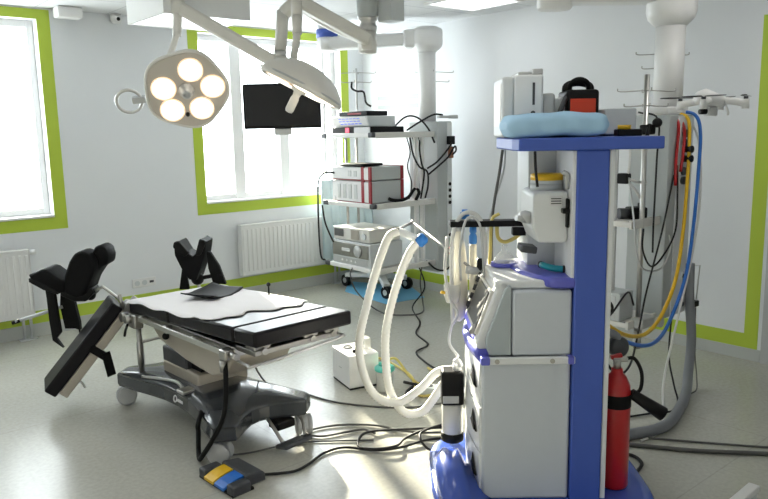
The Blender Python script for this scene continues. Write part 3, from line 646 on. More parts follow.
# breathing arm
b = B(); b.bx(-.10, .24, .39, .47, 1.262, 1.290, .004); b.bx(.18, .25, .345, .39, 1.225, 1.262, .006); b.obj('hose_bracket', 'black', A)
# absorber canister standing on the cowl
b = B(); b.bx(-.150, -.045, .31, .415, .425, .59, .012); cn = b.obj('absorber_head', 'black', A)
b = B(); b.bx(-.145, -.07, .306, .312, .44, .475, .002); b.obj('absorber_label', 'silver', cn, 'pale label on the black block')
b = B(); b.lathe([(.047, .275), (.05, .28), (.05, .42), (.045, .425)], c=(-.097, .365, 0)); b.obj('absorber_canister', 'offwhite', A)
b = B(); b.lathe([(.048, .235), (.055, .24), (.055, .275), (.047, .28)], c=(-.097, .365, 0)); b.obj('canister_foot', 'black', A)
b = B(); b.cyl((-.075, .35, .585), (-.075, .35, .625), .02); b.tube([(-.06, .32, .62), (-.075, .31, .65), (-.09, .31, .64)], .012); b.obj('hose_port', 'label', A)
# fire extinguisher with strap
t = thing('fire_extinguisher', 'red fire extinguisher with black horn strapped behind the blue column', 'fire extinguisher', mloc(.604, .12, .122), -41)
b = B(); b.lathe([(.0, 0), (.057, .002), (.062, .012), (.062, .43), (.058, .47), (.040, .51), (.026, .525), (.024, .545), (0, .547)], n=32); b.obj('cylinder', 'red', t)
b = B(); b.cyl((0, 0, .54), (0, 0, .585), .017); b.bx(-.02, .045, -.012, .012, .575, .595, .004); b.obj('valve', 'dsteel', t)
b = B(); b.bx(-.03, .02, -.01, .01,   .59, .607, .003, rot=(0, R(-12), 0)); b.obj('carry_handle', 'red', t)
b = B(); b.lathe([(.0625, .375), (.0645, .377), (.0645, .433), (.0625, .435)], n=32); b.obj('strap', 'rubber', t)
b = B(); b.cyl((.055, -.03, .44), (.19, -.05, .35), .022, .032); b.obj('discharge_horn', 'black', t)
b = B(); b.tube([(.03, 0, .585), (.07, -.01, .59), (.10, -.02, .53), (.095, -.03, .46), (.065, -.03, .435)], .008); b.obj('hose', 'rubber', t)
# round dark suction regulator with grey elbow hose, beside the extinguisher
t = thing('gas_regulator', 'round dark regulator with grey elbow hose above the fire extinguisher', 'regulator', mloc(.59, .20, .70), -41)
b = B(); b.lathe([(.0, -.025), (.038, -.025), (.046, -.017), (.046, .017), (.038, .025), (0, .025)], c=(.05, .03, .03), ax=(.3, -1, .15), n=28); b.obj('gauge', 'dgrey', t)
b = B(); b.tube([(-.04, .02, .10), (.0, .02, .10), (.035, .02, .085), (.05, .03, .06)], .018, n=12); b.obj('elbow_hose', 'hosegrey', t)
b = B(); b.torus((-.025, .02, .10), .024, .006, ax=(1, 0, 0)); b.obj('clamp', 'black', t)

# ------------------------------------------------------------------ things on the machine
def mat_m(x, y, z): return mloc(x, y, z)
# wrapped pack: a pillow
def pack():
    b = B(); rg = []
    for i in range(25):
        u = -1 + 2 * i / 24; e = (1 - abs(u) ** 9) ** .5; hw = .14 * (.75 + .25 * e); hh = .050 * (.30 + .70 * e); r = []
        for k in range(24):
            q = 2 * math.pi * k / 24; c, s = math.cos(q), math.sin(q); f = (abs(c) ** 5 + abs(s) ** 5) ** (-1 / 5)
            wz = hh * s * f + .002 * math.sin(9 * u + 3 * q) + .003 * math.sin(4 * u + 1) + (.003 * math.sin(7 * u + 2 * q) if s < .2 else 0)
            r.append((.205 * u, hw * c * f + .004 * math.sin(13 * u), .05 + wz))
        rg.append(r)
    return b.loft(rg)
single('wrapped_pack', pack(), 'wrap', 'soft pale blue wrapped pack lying on the blue top shelf', 'pack', mloc(.305, .13, 1.669), -41)
# patient monitor (deep white case)
t = thing('patient_monitor', 'boxy white monitor standing on the blue shelf behind the wrapped pack', 'monitor', mloc(.225, .43, 1.669), -41)
b = B(); b.bx(-.055, .075, -.135, .125, .0, .27, .01); b.obj('case', 'mwhite', t)
b = B(); b.bx(-.105, -.052, -.14, .13, -.0, .262, .012); fr = b.obj('front_frame', 'lgrey', t)
b = B(); b.bx(-.108, -.104, -.11, .10, .05, .235); b.obj('screen', 'offwhite', fr)
b = B(); b.bx(-.03, .07, -.10, .10, .268, .285, .006); b.bx(.03, .075, -.12, .12, .27, .295, .005); b.obj('handle', 'silver', t)
b = B(); b.bx(.027, .037, -.139, -.133, .14, .235); b.obj('slot', 'dgrey', t)
for z in (.05, .078, .105): B().cyl((.03, -.139, z), (.03, -.133, z), .010).obj('connector', 'dgrey', t)
b = B(); b.bx(.075, .135, -.10, .10, .02, .19, .012); b.obj('rear_housing', 'silver', t)
# defibrillator-like red and black device
t = thing('portable_device', 'black and orange-red portable device with carry handle on the blue shelf', 'medical device', mloc(.485, .45, 1.669), -41)
b = B(); b.bx(-.07, .075, -.10, .08, .0, .205, .014); b.obj('case', 'black', t)
b = B(); b.bx(-.055, .058, -.105, -.098, .01, .165, .004); fp_ = b.obj('front_panel', 'orange', t)
b = B(); b.bx(-.028, .034, -.108, -.104, .045, .095); b.obj('panel_label', 'label', fp_)
b = B(); b.tube([(-.055, 0, .20), (-.05, 0, .225), (-.02, 0, .238), (.02, 0, .238), (.055, 0, .225), (.062, 0, .20)], .016, n=12); b.obj('carry_handle', 'black', t)
b = B(); b.torus((.0, -.03, .215), .042, .012, ax=(.2, 1, .6)); b.obj('coiled_cable', 'rubber', t)
b = B(); b.bx(-.10, -.068, -.07, .05, .05, .175, .008); b.obj('side_module', 'lgrey', t)
b = B(); b.tube([(-.03, -.02, .20), (-.07, -.08, .17), (-.10, -.12, .12), (-.12, -.13, .07)], .012); b.obj('lead', 'dgrey', t)
single('camera_bag', B().loft([[(.05 * s * math.cos(q), .04 * s * math.sin(q), z) for q in [2 * math.pi * k / 14 for k in range(14)]] for s, z in ((.9, 0), (1, .03), (.9, .09), (.5, .125), (.25, .13))]), 'black', 'small black bag between the white monitor and the red device', 'bag', mloc(.345, .47, 1.669), -41)
# grey box at the right of the shelf, yellow-capped bottles block
t = thing('grey_box_device', 'plain grey box at the right end of the blue shelf', 'box', mloc(.642, .40, 1.669), -41)
b = B(); b.bx(-.070, .066, -.10, .10, .006, .118, .005); b.obj('case', 'lgrey', t)
b = B()
b.bx(-.06, .06, -.09, .09, 0, .008); b.obj('foot', 'black', t)
b = B(); b.bx(-.045, .055, -.03, .03, .0, .028, .004); o = b.obj('valve_block', 'black'); o.location = mloc(.61, .12, 1.669); o.rotation_euler = (0, 0, R(-41)); tag(o, 'black connector block with yellow cap on the blue shelf beside the pack', 'connector block')
b = B(); b.cyl((-.01, 0, .028), (-.01, 0, .045), .027); b.obj('cap', 'yellow', o)
# mask, torch
t = thing('breathing_mask', 'clear dome breathing mask with violet rim standing on the white worktop', 'mask', mloc(.145, .36, 1.082), -41)
b = B(); b.lathe([(.054, .012), (.052, .024), (.044, .044), (.030, .062), (.016, .070), (.014, .074), (.014, .10), (.011, .10), (.011, .072), (.028, .058), (.042, .042), (.050, .022)], n=28); b.obj('dome', 'clear', t)
b = B(); b.torus((0, 0, .011), .054, .010, n=28); b.obj('cushion', 'purple', t)
t = thing('laryngoscope', 'teal curved handle with black end lying on the violet side tray', 'instrument', mloc(.335, .12, 1.098), -41)
b = B(); b.tube([(-.055, .06, .022), (-.05, .03, .024), (-.02, .0, .018), (.025, -.015, .015)], .014, n=12); b.obj('handle', 'teal', t)
b = B(); b.cyl((.02, -.013, .016), (.055, -.022, .016), .0155); b.obj('end_cap', 'black', t)
b = B(); b.cyl((-.058, .07, .022), (-.055, .058, .022), .0155); b.obj('button', 'dgrey', t)

# reservoir bags and hoses hanging on the bracket
t = thing('breathing_bag', 'long cream breathing bag hanging from the black bracket', 'breathing bag', mloc(-.055, .47, 1.255), -41)
b = B(); rr = [(.012, .0), (.020, -.03), (.03, -.08), (.038, -.16), (.043, -.28), (.041, -.38), (.028, -.44), (.008, -.46)]
b.lathe(rr, n=20); b.obj('bag', 'bag', t)
b = B(); b.cyl((0, 0, -.02), (0, 0, .006), .018); b.obj('neck', 'silver', t)
t = thing('breathing_filter', 'narrow clear tube with blue connector hanging from the black bracket', 'breathing tube', mloc(.012, .46, 1.26), -41)
b = B(); b.lathe([(.013, 0), (.017, -.01), (.017, -.03), (.013, -.035), (.019, -.05), (.019, -.08), (.014, -.09)], n=18); b.obj('connector', 'connblue', t)
b = B(); b.lathe([(.016, -.085), (.018, -.10), (.018, -.30), (.014, -.36), (.0, -.37)], n=18); b.obj('tube', 'bag', t)
t = thing('hose_connector', 'blue connector cap on top of the black bracket', 'connector', mloc(-.03, .43, 1.291), -41)
b = B(); b.lathe([(.022, 0), (.022, .035), (.014, .04), (.014, .05), (0, .05)], n=20); b.obj('cap', 'connblue', t)
b = B(); b.torus((0, 0, .004), .024, .004, n=20); b.obj('seal_ring', 'silver', t)
def cable(name, pts, r, m, label, cat='cable', n=7, k=6, corr=0.0, group=None):
    p0 = Vector(pts[0]); b = B(); b.tube([Vector(p) - p0 for p in pts], r, n=n, k=k, corr=corr)
    return single(name, b, m, label, cat, p0, 0, group)
ml = mloc
cable('gas_hose', [ml(-.09, .40, .80), ml(-.095, .40, 1.1), ml(-.085, .40, 1.24), ml(-.04, .40, 1.325), ml(.03, .40, 1.31), ml(.06, .41, 1.20), ml(.06, .41, 1.0)], .010, 'cwhite', 'grey-white thin hose looping over the black bracket', 'hose')
cable('sampling_line', [ml(-.055, .355, 1.02), ml(-.06, .355, 1.15), ml(-.04, .352, 1.28), ml(-.01, .352, 1.315), ml(.03, .352, 1.28), ml(.045, .352, 1.15), ml(.05, .352, 1.0)], .006, 'silver', 'thin silvery line draped over the black bracket', 'tube')
cable('gas_tube', [ml(.13, .42, 1.32), ml(.095, .42, 1.29), ml(.09, .42, 1.17), ml(.085, .42, 1.08)], .008, 'paleyellow', 'straight pale yellow tube behind the black bracket', 'tube')
cable('gas_tube', [ml(.12, .43, 1.28), ml(.125, .43, 1.21), ml(.155, .43, 1.185), ml(.20, .43, 1.20), ml(.23, .42, 1.225)], .009, 'paleyellow', 'pale yellow tube hanging in a U under the black bracket', 'tube')
cable('power_cable', [ml(.155, .50, 1.612), ml(.14, .50, 1.50), ml(.11, .48, 1.34), ml(.10, .46, 1.20), ml(.10, .45, 1.085)], .007, 'cgrey', 'dark grey cord hanging from the left end of the blue shelf to the worktop', 'cable')
cable('power_cable', [ml(.17, .52, 1.612), ml(.16, .52, 1.50), ml(.10, .52, 1.30), ml(.075, .52, 1.12), ml(.07, .52, 1.085)], .005, 'silver', 'thin silver cord crossing the dark cord under the shelf end', 'cable')
cable('shelf_cable', [ml(.215, .03, 1.614), ml(.222, .05, 1.55), ml(.232, .055, 1.47)], .006, 'cdark', 'short black cord from the blue shelf down to the white block', 'cable')
cable('bag_line', [ml(-.115, .40, 1.22), ml(-.125, .40, 1.05), ml(-.10, .38, .92), ml(-.07, .36, .86), ml(-.10, .36, .80), ml(-.11, .35, .72), ml(-.07, .33, .66)], .007, 'cwhite', 'thin pale line from the black bracket down to the canister', 'tube')
# clear drain cup hanging at the front of the console
t = thing('drain_cup', 'small clear plastic cup hanging in front of the console', 'cup', mloc(-.09, .42, .90), -41)
B().lathe([(.0, 0), (.03, .003), (.04, .04), (.04, .09), (.036, .09), (.034, .04), (.0, .012)], n=20).obj('cup', 'cloudy', t)
B().cyl((-.035, -.01, .05), (-.055, -.015, .055), .008).obj('outlet', 'yellow', t)
# articulated hose holder
hp = Vector(mloc(.0, .36, 1.07))
t = thing('hose_holder', 'thin jointed steel arm reaching from the machine console to the white hoses', 'arm', hp)
O = hp; Lc = lambda p: Vector(p) - O
b = B(); b.cyl((0.0, 0, 0), Lc((2.675, 2.925, 1.206)), .007); b.obj('lower_rod', 'rodgrey', t)
b = B(); b.cyl(Lc((2.675, 2.925, 1.206)), Lc((2.565, 2.935, 1.172)), .007); b.obj('upper_rod', 'rodgrey', t)
b = B(); b.sph(Lc((2.675, 2.925, 1.206)), .013); b.obj('elbow_joint', 'silver', t)
b = B(); b.cyl((-.03, .01, .0), (.03, -.02, -.01), .018); b.obj('clamp', 'silver', t)
b = B(); b.cyl((.02, -.02, -.02), (.03, -.02, .05), .014); b.obj('clamp_lever', 'black', t)
b = B(); c_ = Lc((2.56, 2.935, 1.17)); b.bx(c_.x - .02, c_.x + .02, c_.y - .015, c_.y + .015, c_.z - .02, c_.z + .01, .004); b.obj('hose_clip', 'black', t)
# corrugated hoses
def floorhit(p): return p
hose1 = [(2.56, 2.925, 1.165), (2.50, 2.93, 1.14), (2.44, 2.95, 1.00), (2.36, 2.96, .78), (2.31, 2.97, .58), (2.32, 2.95, .40), (2.37, 2.90, .27), (2.46, 2.82, .24), (2.55, 2.74, .32), (2.62, 2.68, .41), (2.655, 2.58, .44)]
cable('breathing_hose', hose1, .023, 'corr', 'white corrugated breathing hose hanging nearest the table, from the jointed arm', 'breathing hose', n=10, k=16, corr=.06)
hose2 = [(2.64, 2.835, 1.12), (2.58, 2.86, 1.04), (2.50, 2.88, .86), (2.445, 2.90, .64), (2.43, 2.89, .44), (2.445, 2.87, .28), (2.50, 2.82, .17), (2.57, 2.76, .17), (2.60, 2.70, .25), (2.63, 2.62, .38), (2.66, 2.54, .43)]
cable('breathing_hose', hose2, .023, 'corr', 'white corrugated breathing hose with the blue connector at its top end', 'breathing hose', n=10, k=16, corr=.06)
t = thing('hose_y_piece', 'white breathing Y-piece with bright blue connector under the jointed arm', 'connector', (2.60, 2.89, 1.145))
B().cyl((-.035, .03, .025), (.03, -.045, -.02), .020).obj('elbow', 'mwhite', t)
b = B(); b.lathe([(.016, -.03), (.032, -.02), (.034, .02), (.022, .035), (0, .036)], c=(.045, -.06, -.03), ax=(.6, -.3, .6), n=18); b.obj('connector', 'connblue', t)

# ------------------------------------------------------------------ suction unit on the floor
t = thing('suction_unit', 'small white suction unit standing on the floor beside the table head', 'suction unit', (2.90, 3.78, 0), -14)
b = B(); b.bx(-.11, .11, -.15, .15, .012, .235, .008); b.obj('case', 'white', t)
b = B(); b.bx(-.105, .105, -.145, .145, 0, .014); b.obj('foot_strip', 'black', t)
b = B(); b.torus((-.03, .06, .238), .030, .004); b.obj('carry_ring', 'dgrey', t)
B().lathe([(.018, 0), (.018, .018), (0, .02)], c=(-.03, -.07, .235), n=18).obj('knob', 'black', t)
b = B(); b.bx(-.112, -.109, -.02, .03, .12, .126); b.obj('nameplate', 'silver', t)
b = B(); b.bx(.05, .10, -.05, .03, .235, .31, .006); b.obj('pressure_gauge', 'cloudy', t)
b = B(); b.bx(.045, .05, -.03, .01, .25, .30); b.obj('gauge_scale', 'dgrey', t)
t = thing('suction_canister', 'clear suction canister with mint green lid on the floor beside the white unit', 'canister', (2.93, 3.50, 0))
B().lathe([(.0, .0), (.05, .002), (.055, .02), (.062, .15), (.058, .15), (.05, .02), (.0, .012)], n=28).obj('jar', 'cloudy', t)
b = B(); b.lathe([(.066, .145), (.068, .15), (.068, .165), (.055, .175), (.0, .18)], n=28); b.cyl((.03, .0, .175), (.03, .0, .20), .012); b.cyl((-.02, .02, .175), (-.02, .02, .20), .012); b.obj('lid', 'mint', t)
cable('suction_tube', [(3.30, 4.25, .012), (3.33, 3.97, .012), (3.27, 3.72, .02), (3.22, 3.55, .012), (3.02, 3.27, .012), (3.11, 3.20, .012)], .009, 'paleyellow', 'pale yellow tube lying on the floor past the mint-lidded canister', 'tube')
cable('suction_tube', [(2.95, 3.52, .195), (3.03, 3.50, .20), (3.10, 3.45, .08), (3.16, 3.40, .014), (3.28, 3.42, .012), (3.40, 3.50, .012), (3.44, 3.62, .012)], .009, 'paleyellow', 'pale yellow tube curling up to the mint green lid', 'tube')
cable('black_lead', [(3.45, 3.45, .012), (3.25, 3.43, .012), (3.08, 3.40, .012), (2.98, 3.34, .012), (3.02, 3.28, .012), (3.12, 3.36, .02), (3.10, 3.50, .02)], .011, 'cdark', 'short thick black lead looped on the floor beside the canister', 'cable')
t = thing('power_supply', 'silver-grey power strip lying on the floor beside the black canister block', 'power strip', (3.16, 3.17, 0), -60)
B().bx(-.16, .16, -.045, .045, 0.001, .055, .008).obj('case', 'lgrey', t)
for k in range(3): B().cyl((-.10 + .09 * k, 0, .054), (-.10 + .09 * k, 0, .058), .022).obj('outlet', 'dgrey', t)

# ------------------------------------------------------------------ foot pedal
t = thing('foot_pedal', 'dark grey foot switch with one yellow and one blue pedal on the floor', 'foot pedal', (1.565, 3.06, 0), 4)
t.scale = (.86, .86, .86)
b = B(); b.bx(-.125, .0, -.185, -.115, .0, .065, .014); b.obj('side_guard', 'dgrey', t); b = B(); b.bx(-.125, .0, .115, .185, .0, .065, .014); b.obj('side_guard', 'dgrey', t)
b = B(); b.bx(-.125, .02, -.18, .18, .0, .018, .005); b.obj('frame', 'black', t)
b = B(); b.prism([(.0, .0), (.13, .0), (.13, .045), (.115, .06), (.015, .075), (.0, .07)], -.13, .13, bev=.006, axis='y'); b.obj('housing', 'dgrey', t)
for m, y0, nm in (('yellow', .006, 'yellow pedal'), ('hoseblue', -.105, 'blue pedal')):
    b = B(); b.loft([[(x, y0, z), (x, y0 + .098, z), (x, y0 + .098, z - .016), (x, y0, z - .016)] for x, z in ((-.135, .035), (-.10, .050), (-.05, .062), (.0, .066), (.02, .064))], sm=False); b.obj('pedal', m, t, nm)

# ------------------------------------------------------------------ supply columns
def hookset(z, par, y=0, x=0):
    b = B()
    for zz, l in ((z, .17), (z - .09, .13)):
        b.tube([(x - l, y + l * .55, zz + .012), (x - l * .9, y + l * .5, zz - .006), (x, y, zz), (x + l * .9, y - l * .5, zz - .006), (x + l, y - l * .55, zz + .012)], .004, n=6, k=4)
        b.tube([(x - l * .55, y - l * .5, zz + .012), (x - l * .5, y - l * .45, zz - .006), (x, y, zz), (x + l * .5, y + l * .45, zz - .006), (x + l * .55, y + l * .5, zz + .012)], .004, n=6, k=4)
    return b.obj('hanging_hook', 'dsteel', par)
# left supply column
t = thing('supply_column', 'far supply column with three equipment shelves hanging near the room corner', 'supply column', (4.92, 5.15, 2.79))
O = Vector((4.92, 5.15, 2.79)); Lp = lambda x, y, z: (x - O.x, y - O.y, z - O.z)
def lbx(b, x0, x1, y0, y1, z0, z1, bev=0): return b.bx(x0 - O.x, x1 - O.x, y0 - O.y, y1 - O.y, z0 - O.z, z1 - O.z, bev)
b = B(); b.cyl(Lp(4.25, 5.85, 2.789), Lp(4.25, 5.85, 2.70), .10); b.obj('ceiling_mount', 'lgrey', t)
b = B(); b.cyl(Lp(4.25, 5.85, 2.70), Lp(4.25, 5.85, 2.625), .105, n=28); b.obj('brake_ring', 'blue', t)
b = B(); b.cyl(Lp(4.25, 5.85, 2.63), Lp(4.25, 5.85, 2.50), .10, n=28); arm_box(b, Lp(4.20, 5.89, 2.565), Lp(4.88, 5.19, 2.585), .17, .12, .02); b.obj('ceiling_arm', 'white', t)
b = B(); b.lathe([(.0, 0), (.10, -.005), (.15, -.03), (.155, -.06), (.155, -.17), (.14, -.20), (.095, -.235), (.09, -.24), (0, -.24)], c=Lp(4.92, 5.15, 2.70), n=32); arm_box(b, Lp(4.76, 5.31, 2.585), Lp(4.86, 5.21, 2.585), .20, .17, .03); b.obj('rotary_head', 'white', t)
b = B(); b.cyl(Lp(4.92, 5.15, 2.47), Lp(4.92, 5.15, 1.80), .085, n=28); b.obj('drop_tube', 'white', t)
b = B(); lbx(b, 4.83, 5.02, 4.92, 5.32, .345, 1.80, .006); b.obj('column_box', 'grey', t)
b = B(); lbx(b, 4.955, 5.018, 4.912, 4.92, .36, 1.79, .002); sp = b.obj('socket_strip', 'mwhite', t)
for z in (.70, 1.02, 1.08, 1.14, 1.20): B().cyl(Lp(4.985, 4.913, z), Lp(4.985, 4.905, z), .017).obj('gas_socket', 'black', sp)
b = B(); lbx(b, 4.94, 5.02, 4.87, 4.91, 1.58, 1.66, .006); b.obj('gas_plug', 'black', sp)
b = B(); lbx(b, 4.96, 5.01, 4.88, 4.912, 1.45, 1.56, .006); b.obj('gas_fitting', 'brown', sp)
b = B(); lbx(b, 4.97, 5.02, 4.87, 4.91, .60, .67, .01); b.obj('gas_plug', 'greenplug', sp, 'green plug')
b = B(); lbx(b, 4.965, 5.015, 4.88, 4.912, .50, .59, .01); b.obj('gas_fitting', 'orange', sp, 'orange fitting')
b = B(); lbx(b, 4.86, 5.10, 4.92, 4.96, 1.83, 1.855, .004); lbx(b, 5.02, 5.11, 4.915, 4.965, 1.825, 1.86, .006); b.obj('top_rail', 'silver', t)
for z in (1.685, 1.045, .445):
    b = B(); lbx(b, 4.10, 4.83, 4.97, 5.72, z - .015, z + .012, .006); lbx(b, 4.10, 4.83, 4.955, 4.975, z - .03, z + .022, .004); sh = b.obj('shelf', 'offwhite', t)
    b = B(); lbx(b, 4.06, 4.10, 5.02, 5.66, z - .022, z + .02, .008); b.obj('front_handle', 'white', sh)
    b = B(); lbx(b, 4.058, 4.102, 4.96, 5.02, z - .024, z + .022, .008); lbx(b, 4.058, 4.102, 5.66, 5.74, z - .024, z + .022, .008); b.obj('handle_end', 'dgrey', sh)
for x, y in ((4.62, 5.00), (4.70, 5.00)):
    b = B(); lbx(b, x - .018, x + .018, y - .018, y + .018, .43, 1.70, .004); b.obj('shelf_post', 'white', t)
for x, y in ((4.45, 5.68), (4.30, 5.66)):
    b = B(); b.cyl(Lp(x, y, .45), Lp(x, y, 1.68), .013); b.obj('shelf_rod', 'dsteel', t)
b = B(); b.cyl(Lp(4.45, 5.66, 1.69), Lp(4.45, 5.66, 2.33), .011); b.obj('infusion_pole', 'silver', t)
hookset(2.29 - O.z, t, 5.66 - O.y, 4.45 - O.x)
b = B(); b.tube([Lp(4.40, 5.67, 2.20), Lp(4.39, 5.66, 2.14), Lp(4.43, 5.63, 2.11), Lp(4.49, 5.60, 2.10), Lp(4.50, 5.58, 2.00), Lp(4.54, 5.55, 1.96)], .010); b.obj('pole_clamp', 'black', t)
hookset(2.28 - O.z, t, 5.15 - O.y, 5.02 - O.x)
# devices on its shelves
def dev(name, label, cat, x, y, z): return thing(name, label, cat, (x, y, z))
t = dev('recorder', 'flat black recorder with red light, lowest of three units on the top shelf', 'device', 4.30, 5.36, 1.698)
B().bx(-.17, .23, -.30, .28, .004, .062, .004).obj('case', 'black', t)
b = B(); b.bx(-.176, -.169, -.29, -.06, .006, .06); b.obj('front_plate', 'label', t, 'white half of the front')
B().bx(-.178, -.169, .02, .07, .012, .056).obj('power_light', 'ledred', t)
t = dev('video_processor', 'grey-white box with blue display on the black recorder on the top shelf', 'device', 4.30, 5.36, 1.762)
b = B(); b.prism([(-.14, 0), (.15, 0), (.15, .095), (-.19, .095), (-.18, .06)], -.27, .28, bev=.004, axis='y'); b.obj('case', 'lgrey', t)
b = B(); b.prism([(-.152, .006), (-.146, .006), (-.190, .088), (-.196, .088)], -.25, .27, axis='y'); fpn = b.obj('front_panel', 'label', t)
for r_ in range(3):
    for k in range(6):
        b = B(); zz = .022 + .024 * r_; xx = -.158 - .5 * (zz - .014); y = -.16 + .055 * k + .008 * (r_ % 2)
        b.bx(xx - .004, xx + .002, y, y + .042, zz, zz + .017); b.obj('display_segment', 'led', fpn)
t = dev('small_recorder', 'small flat black unit on top of the grey-white box with the blue display', 'device', 4.28, 5.34, 1.858)
B().bx(-.13, .12, -.20, .22, .003, .045, .004).obj('case', 'black', t); b = B(); b.bx(-.134, -.129, -.12, .08, .015, .03); b.obj('red_lettering_strip', 'dred', t)
def redbox(label, z, h, vent):
    t = dev('insufflator', label, 'device', 4.32, 5.37, z)
    B().bx(-.19, .20, -.30, .29, .004, h, .004).obj('case', 'grey', t)
    b = B(); b.bx(-.20, -.19, -.16, .285, .012, h - .008); fp2 = b.obj('front_panel', 'label', t)
    for y0, y1 in ((-.205, -.165), (-.305, -.270)):
        b = B(); b.bx(-.203, -.185, y0, y1, .002, h + .003, .002); b.obj('red_trim', 'dred', t)
    b = B(); b.bx(-.20, -.19, -.27, -.205, .012, h - .008); b.obj('front_panel', 'label', t)
    b = B(); b.bx(.165, .203, -.306, .295, .002, h + .004, .002); b.obj('red_trim', 'dred', t)
    b = B(); b.bx(-.203, -.188, -.30, .29, -.000, .008); b.obj('base_trim', 'dred', t)
    for k in range(vent):
        y = -.10 + .085 * k
        B().bx(-.204, -.199, y, y + .045, .035, h - .035).obj('vent_grille', 'silver', fp2)
    return t
redbox('larger white and red boxed unit on the middle shelf, the lower one', 1.058, .205, 4)
u = redbox('shorter white and red boxed unit stacked on the larger one on the middle shelf', 1.268, .125, 2)
t = dev('black_tray', 'thin black tray lying on the red-trimmed units', 'tray', 4.22, 5.35, 1.394)
B().bx(-.12, .14, -.18, .18, .006, .03, .010).obj('tray', 'black', t); B().bx(-.10, .12, -.15, .15, .0, .008).obj('foot', 'rubber', t)
t = dev('cable_coupler', 'small silver plug lying at the front of the middle shelf', 'plug', 4.16, 5.60, 1.058)
B().cyl((-.04, .03, .028), (.05, -.02, .028), .027).obj('body', 'silver', t); B().cyl((.05, -.02, .028), (.08, -.04, .028), .018).obj('tip', 'dgrey', t)
t = dev('light_source', 'grey box with a large round dial on the low shelf, under a white box', 'device', 4.32, 5.36, .458)
B().bx(-.24, .16, -.31, .27, .004, .232, .006).obj('case', 'lgrey', t)
b = B(); b.bx(-.248, -.239, -.29, .26, .085, .215, .003); fp3 = b.obj('front_panel', 'dsteel', t)
b = B(); b.lathe([(.055, 0), (.058, .008), (.045, .02), (0, .02)], c=(-.247, -.14, .15), ax=(-1, 0, 0)); b.obj('dial', 'silver', fp3)
B().bx(-.262, -.246, -.02, .10, .135, .165, .004).obj('handle', 'label', fp3)
b = B(); b.bx(-.244, -.239, -.28, .25, .012, .075, .002); b.obj('lower_panel', 'silver', t)
for k in range(4): B().cyl((-.243, -.10 + .07 * k, .045), (-.250, -.10 + .07 * k, .045), .011).obj('button', 'label', t)
t = dev('endoscopy_pump', 'white flat box with small display standing on the grey dial box', 'device', 4.30, 5.36, .692)
B().bx(-.21, .17, -.29, .26, .004, .125, .006).obj('case', 'offwhite', t)
b = B(); b.bx(-.216, -.209, .10, .24, .035, .105); b.obj('display', 'lcd', t)
b = B(); b.bx(-.216, -.209, -.14, -.02, .02, .11); b.obj('side_panel', 'beige', t)
B().cyl((-.213, -.22, .06), (-.222, -.22, .06), .03).obj('knob', 'lgrey', t)
# low trolley under the shelves with blue mat
t = thing('equipment_trolley', 'low white wheeled trolley parked under the far column', 'trolley', (4.93, 5.88, 0))
b = B()
for x, y in ((-.24, -.34), (.22, -.14), (-.14, .48), (.24, .48)):
    arm_box(b, (0, .05, .16), (x, y, .13), .08, .05, .01)
b.bx(-.22, .20, -.30, .45, .30, .34, .01); b.bx(-.10, .10, -.06, .16, .13, .31, .01); b.obj('frame', 'white', t)
for x, y in ((-.24, -.34), (.22, -.14), (-.14, .48), (.24, .48)):
    b = B(); b.cyl((x - .028, y, .066), (x + .028, y, .066), .066, n=24); w = b.obj('wheel', 'black', t)
    b = B(); b.cyl((x - .032, y, .066), (x + .032, y, .066), .030); b.obj('hub', 'silver', w)
single('green_cloth', B().sheet(lambda u, v: ((u - .5) * .30, (v - .5) * .40, .02 * math.sin(6 * u) * math.sin(5 * v) + .022), 10, 10, .01), 'leaf', 'small green cloth lying on the low white trolley', 'cloth', (4.86, 5.66, .34), 10)
single('floor_mat', B().prism([(-.38, .02), (-.02, .42), (.30, -.30), (.04, -.80), (-.44, -.74)], 0.0005, .004), 'mat', 'blue sheet spread on the floor under the low trolley', 'mat', (4.96, 6.10, 0))
def drape_b():
    b = B(); n = 40; rg = []
    for z in (.30, .75, 1.20):
        k = .5 + .5 * (1.2 - z)
        fr = [(-.36 + .72 * i / n, -.03 + .035 * k * math.sin(i * .95), z) for i in range(n + 1)]
        rg.append(fr + [(x, y + .012, zz) for x, y, zz in fr[::-1]])
    return b.loft(rg)
single('hanging_cloth', drape_b(), 'drape', 'pale blue cloth hanging in folds behind the shelves of the far column', 'cloth', (4.90, 6.47, 0))

# right supply column
t = thing('supply_column', 'near supply column with sockets, hoses and a steel pole, right of the blue machine', 'supply column', (4.50, 2.44, 2.79))
O = Vector((4.50, 2.44, 2.79))
b = B(); b.lathe([(.12, -.001), (.155, -.06), (.155, -.36), (.145, -.40), (.10, -.445), (.09, -.45), (0, -.45)], c=(0, 0, 0), n=32); arm_box(b, (-.06, .05, -.22), (-.62, .45, -.22), .20, .17, .03); b.obj('rotary_head', 'white', t)
B().lathe([(.13, -.001), (.13, -.06), (.11, -.07), (.11, -.33), (.10, -.34), (0, -.34)], c=(-.62, .45, 0), n=28).obj('ceiling_mount', 'white', t)
b = B(); b.cyl((0, 0, -.44), (0, 0, -1.01), .092, n=28); b.obj('drop_tube', 'white', t)
b = B(); lbx(b, 4.30, 4.595, 2.31, 2.58, .46, 1.78, .008); b.obj('column_box', 'grey', t)
b = B(); lbx(b, 4.40, 4.59, 2.300, 2.31, .47, 1.77, .003); sp = b.obj('socket_strip', 'mwhite', t)
for z in (1.66, 1.60, 1.42, 1.36): B().cyl(Lp(4.47, 2.301, z), Lp(4.47, 2.285, z), .026).obj('gas_socket', 'dgrey', sp)
for z in (1.50, 1.56): B().cyl(Lp(4.47, 2.301, z), Lp(4.47, 2.24, z), .022).obj('gas_plug', 'black', sp)
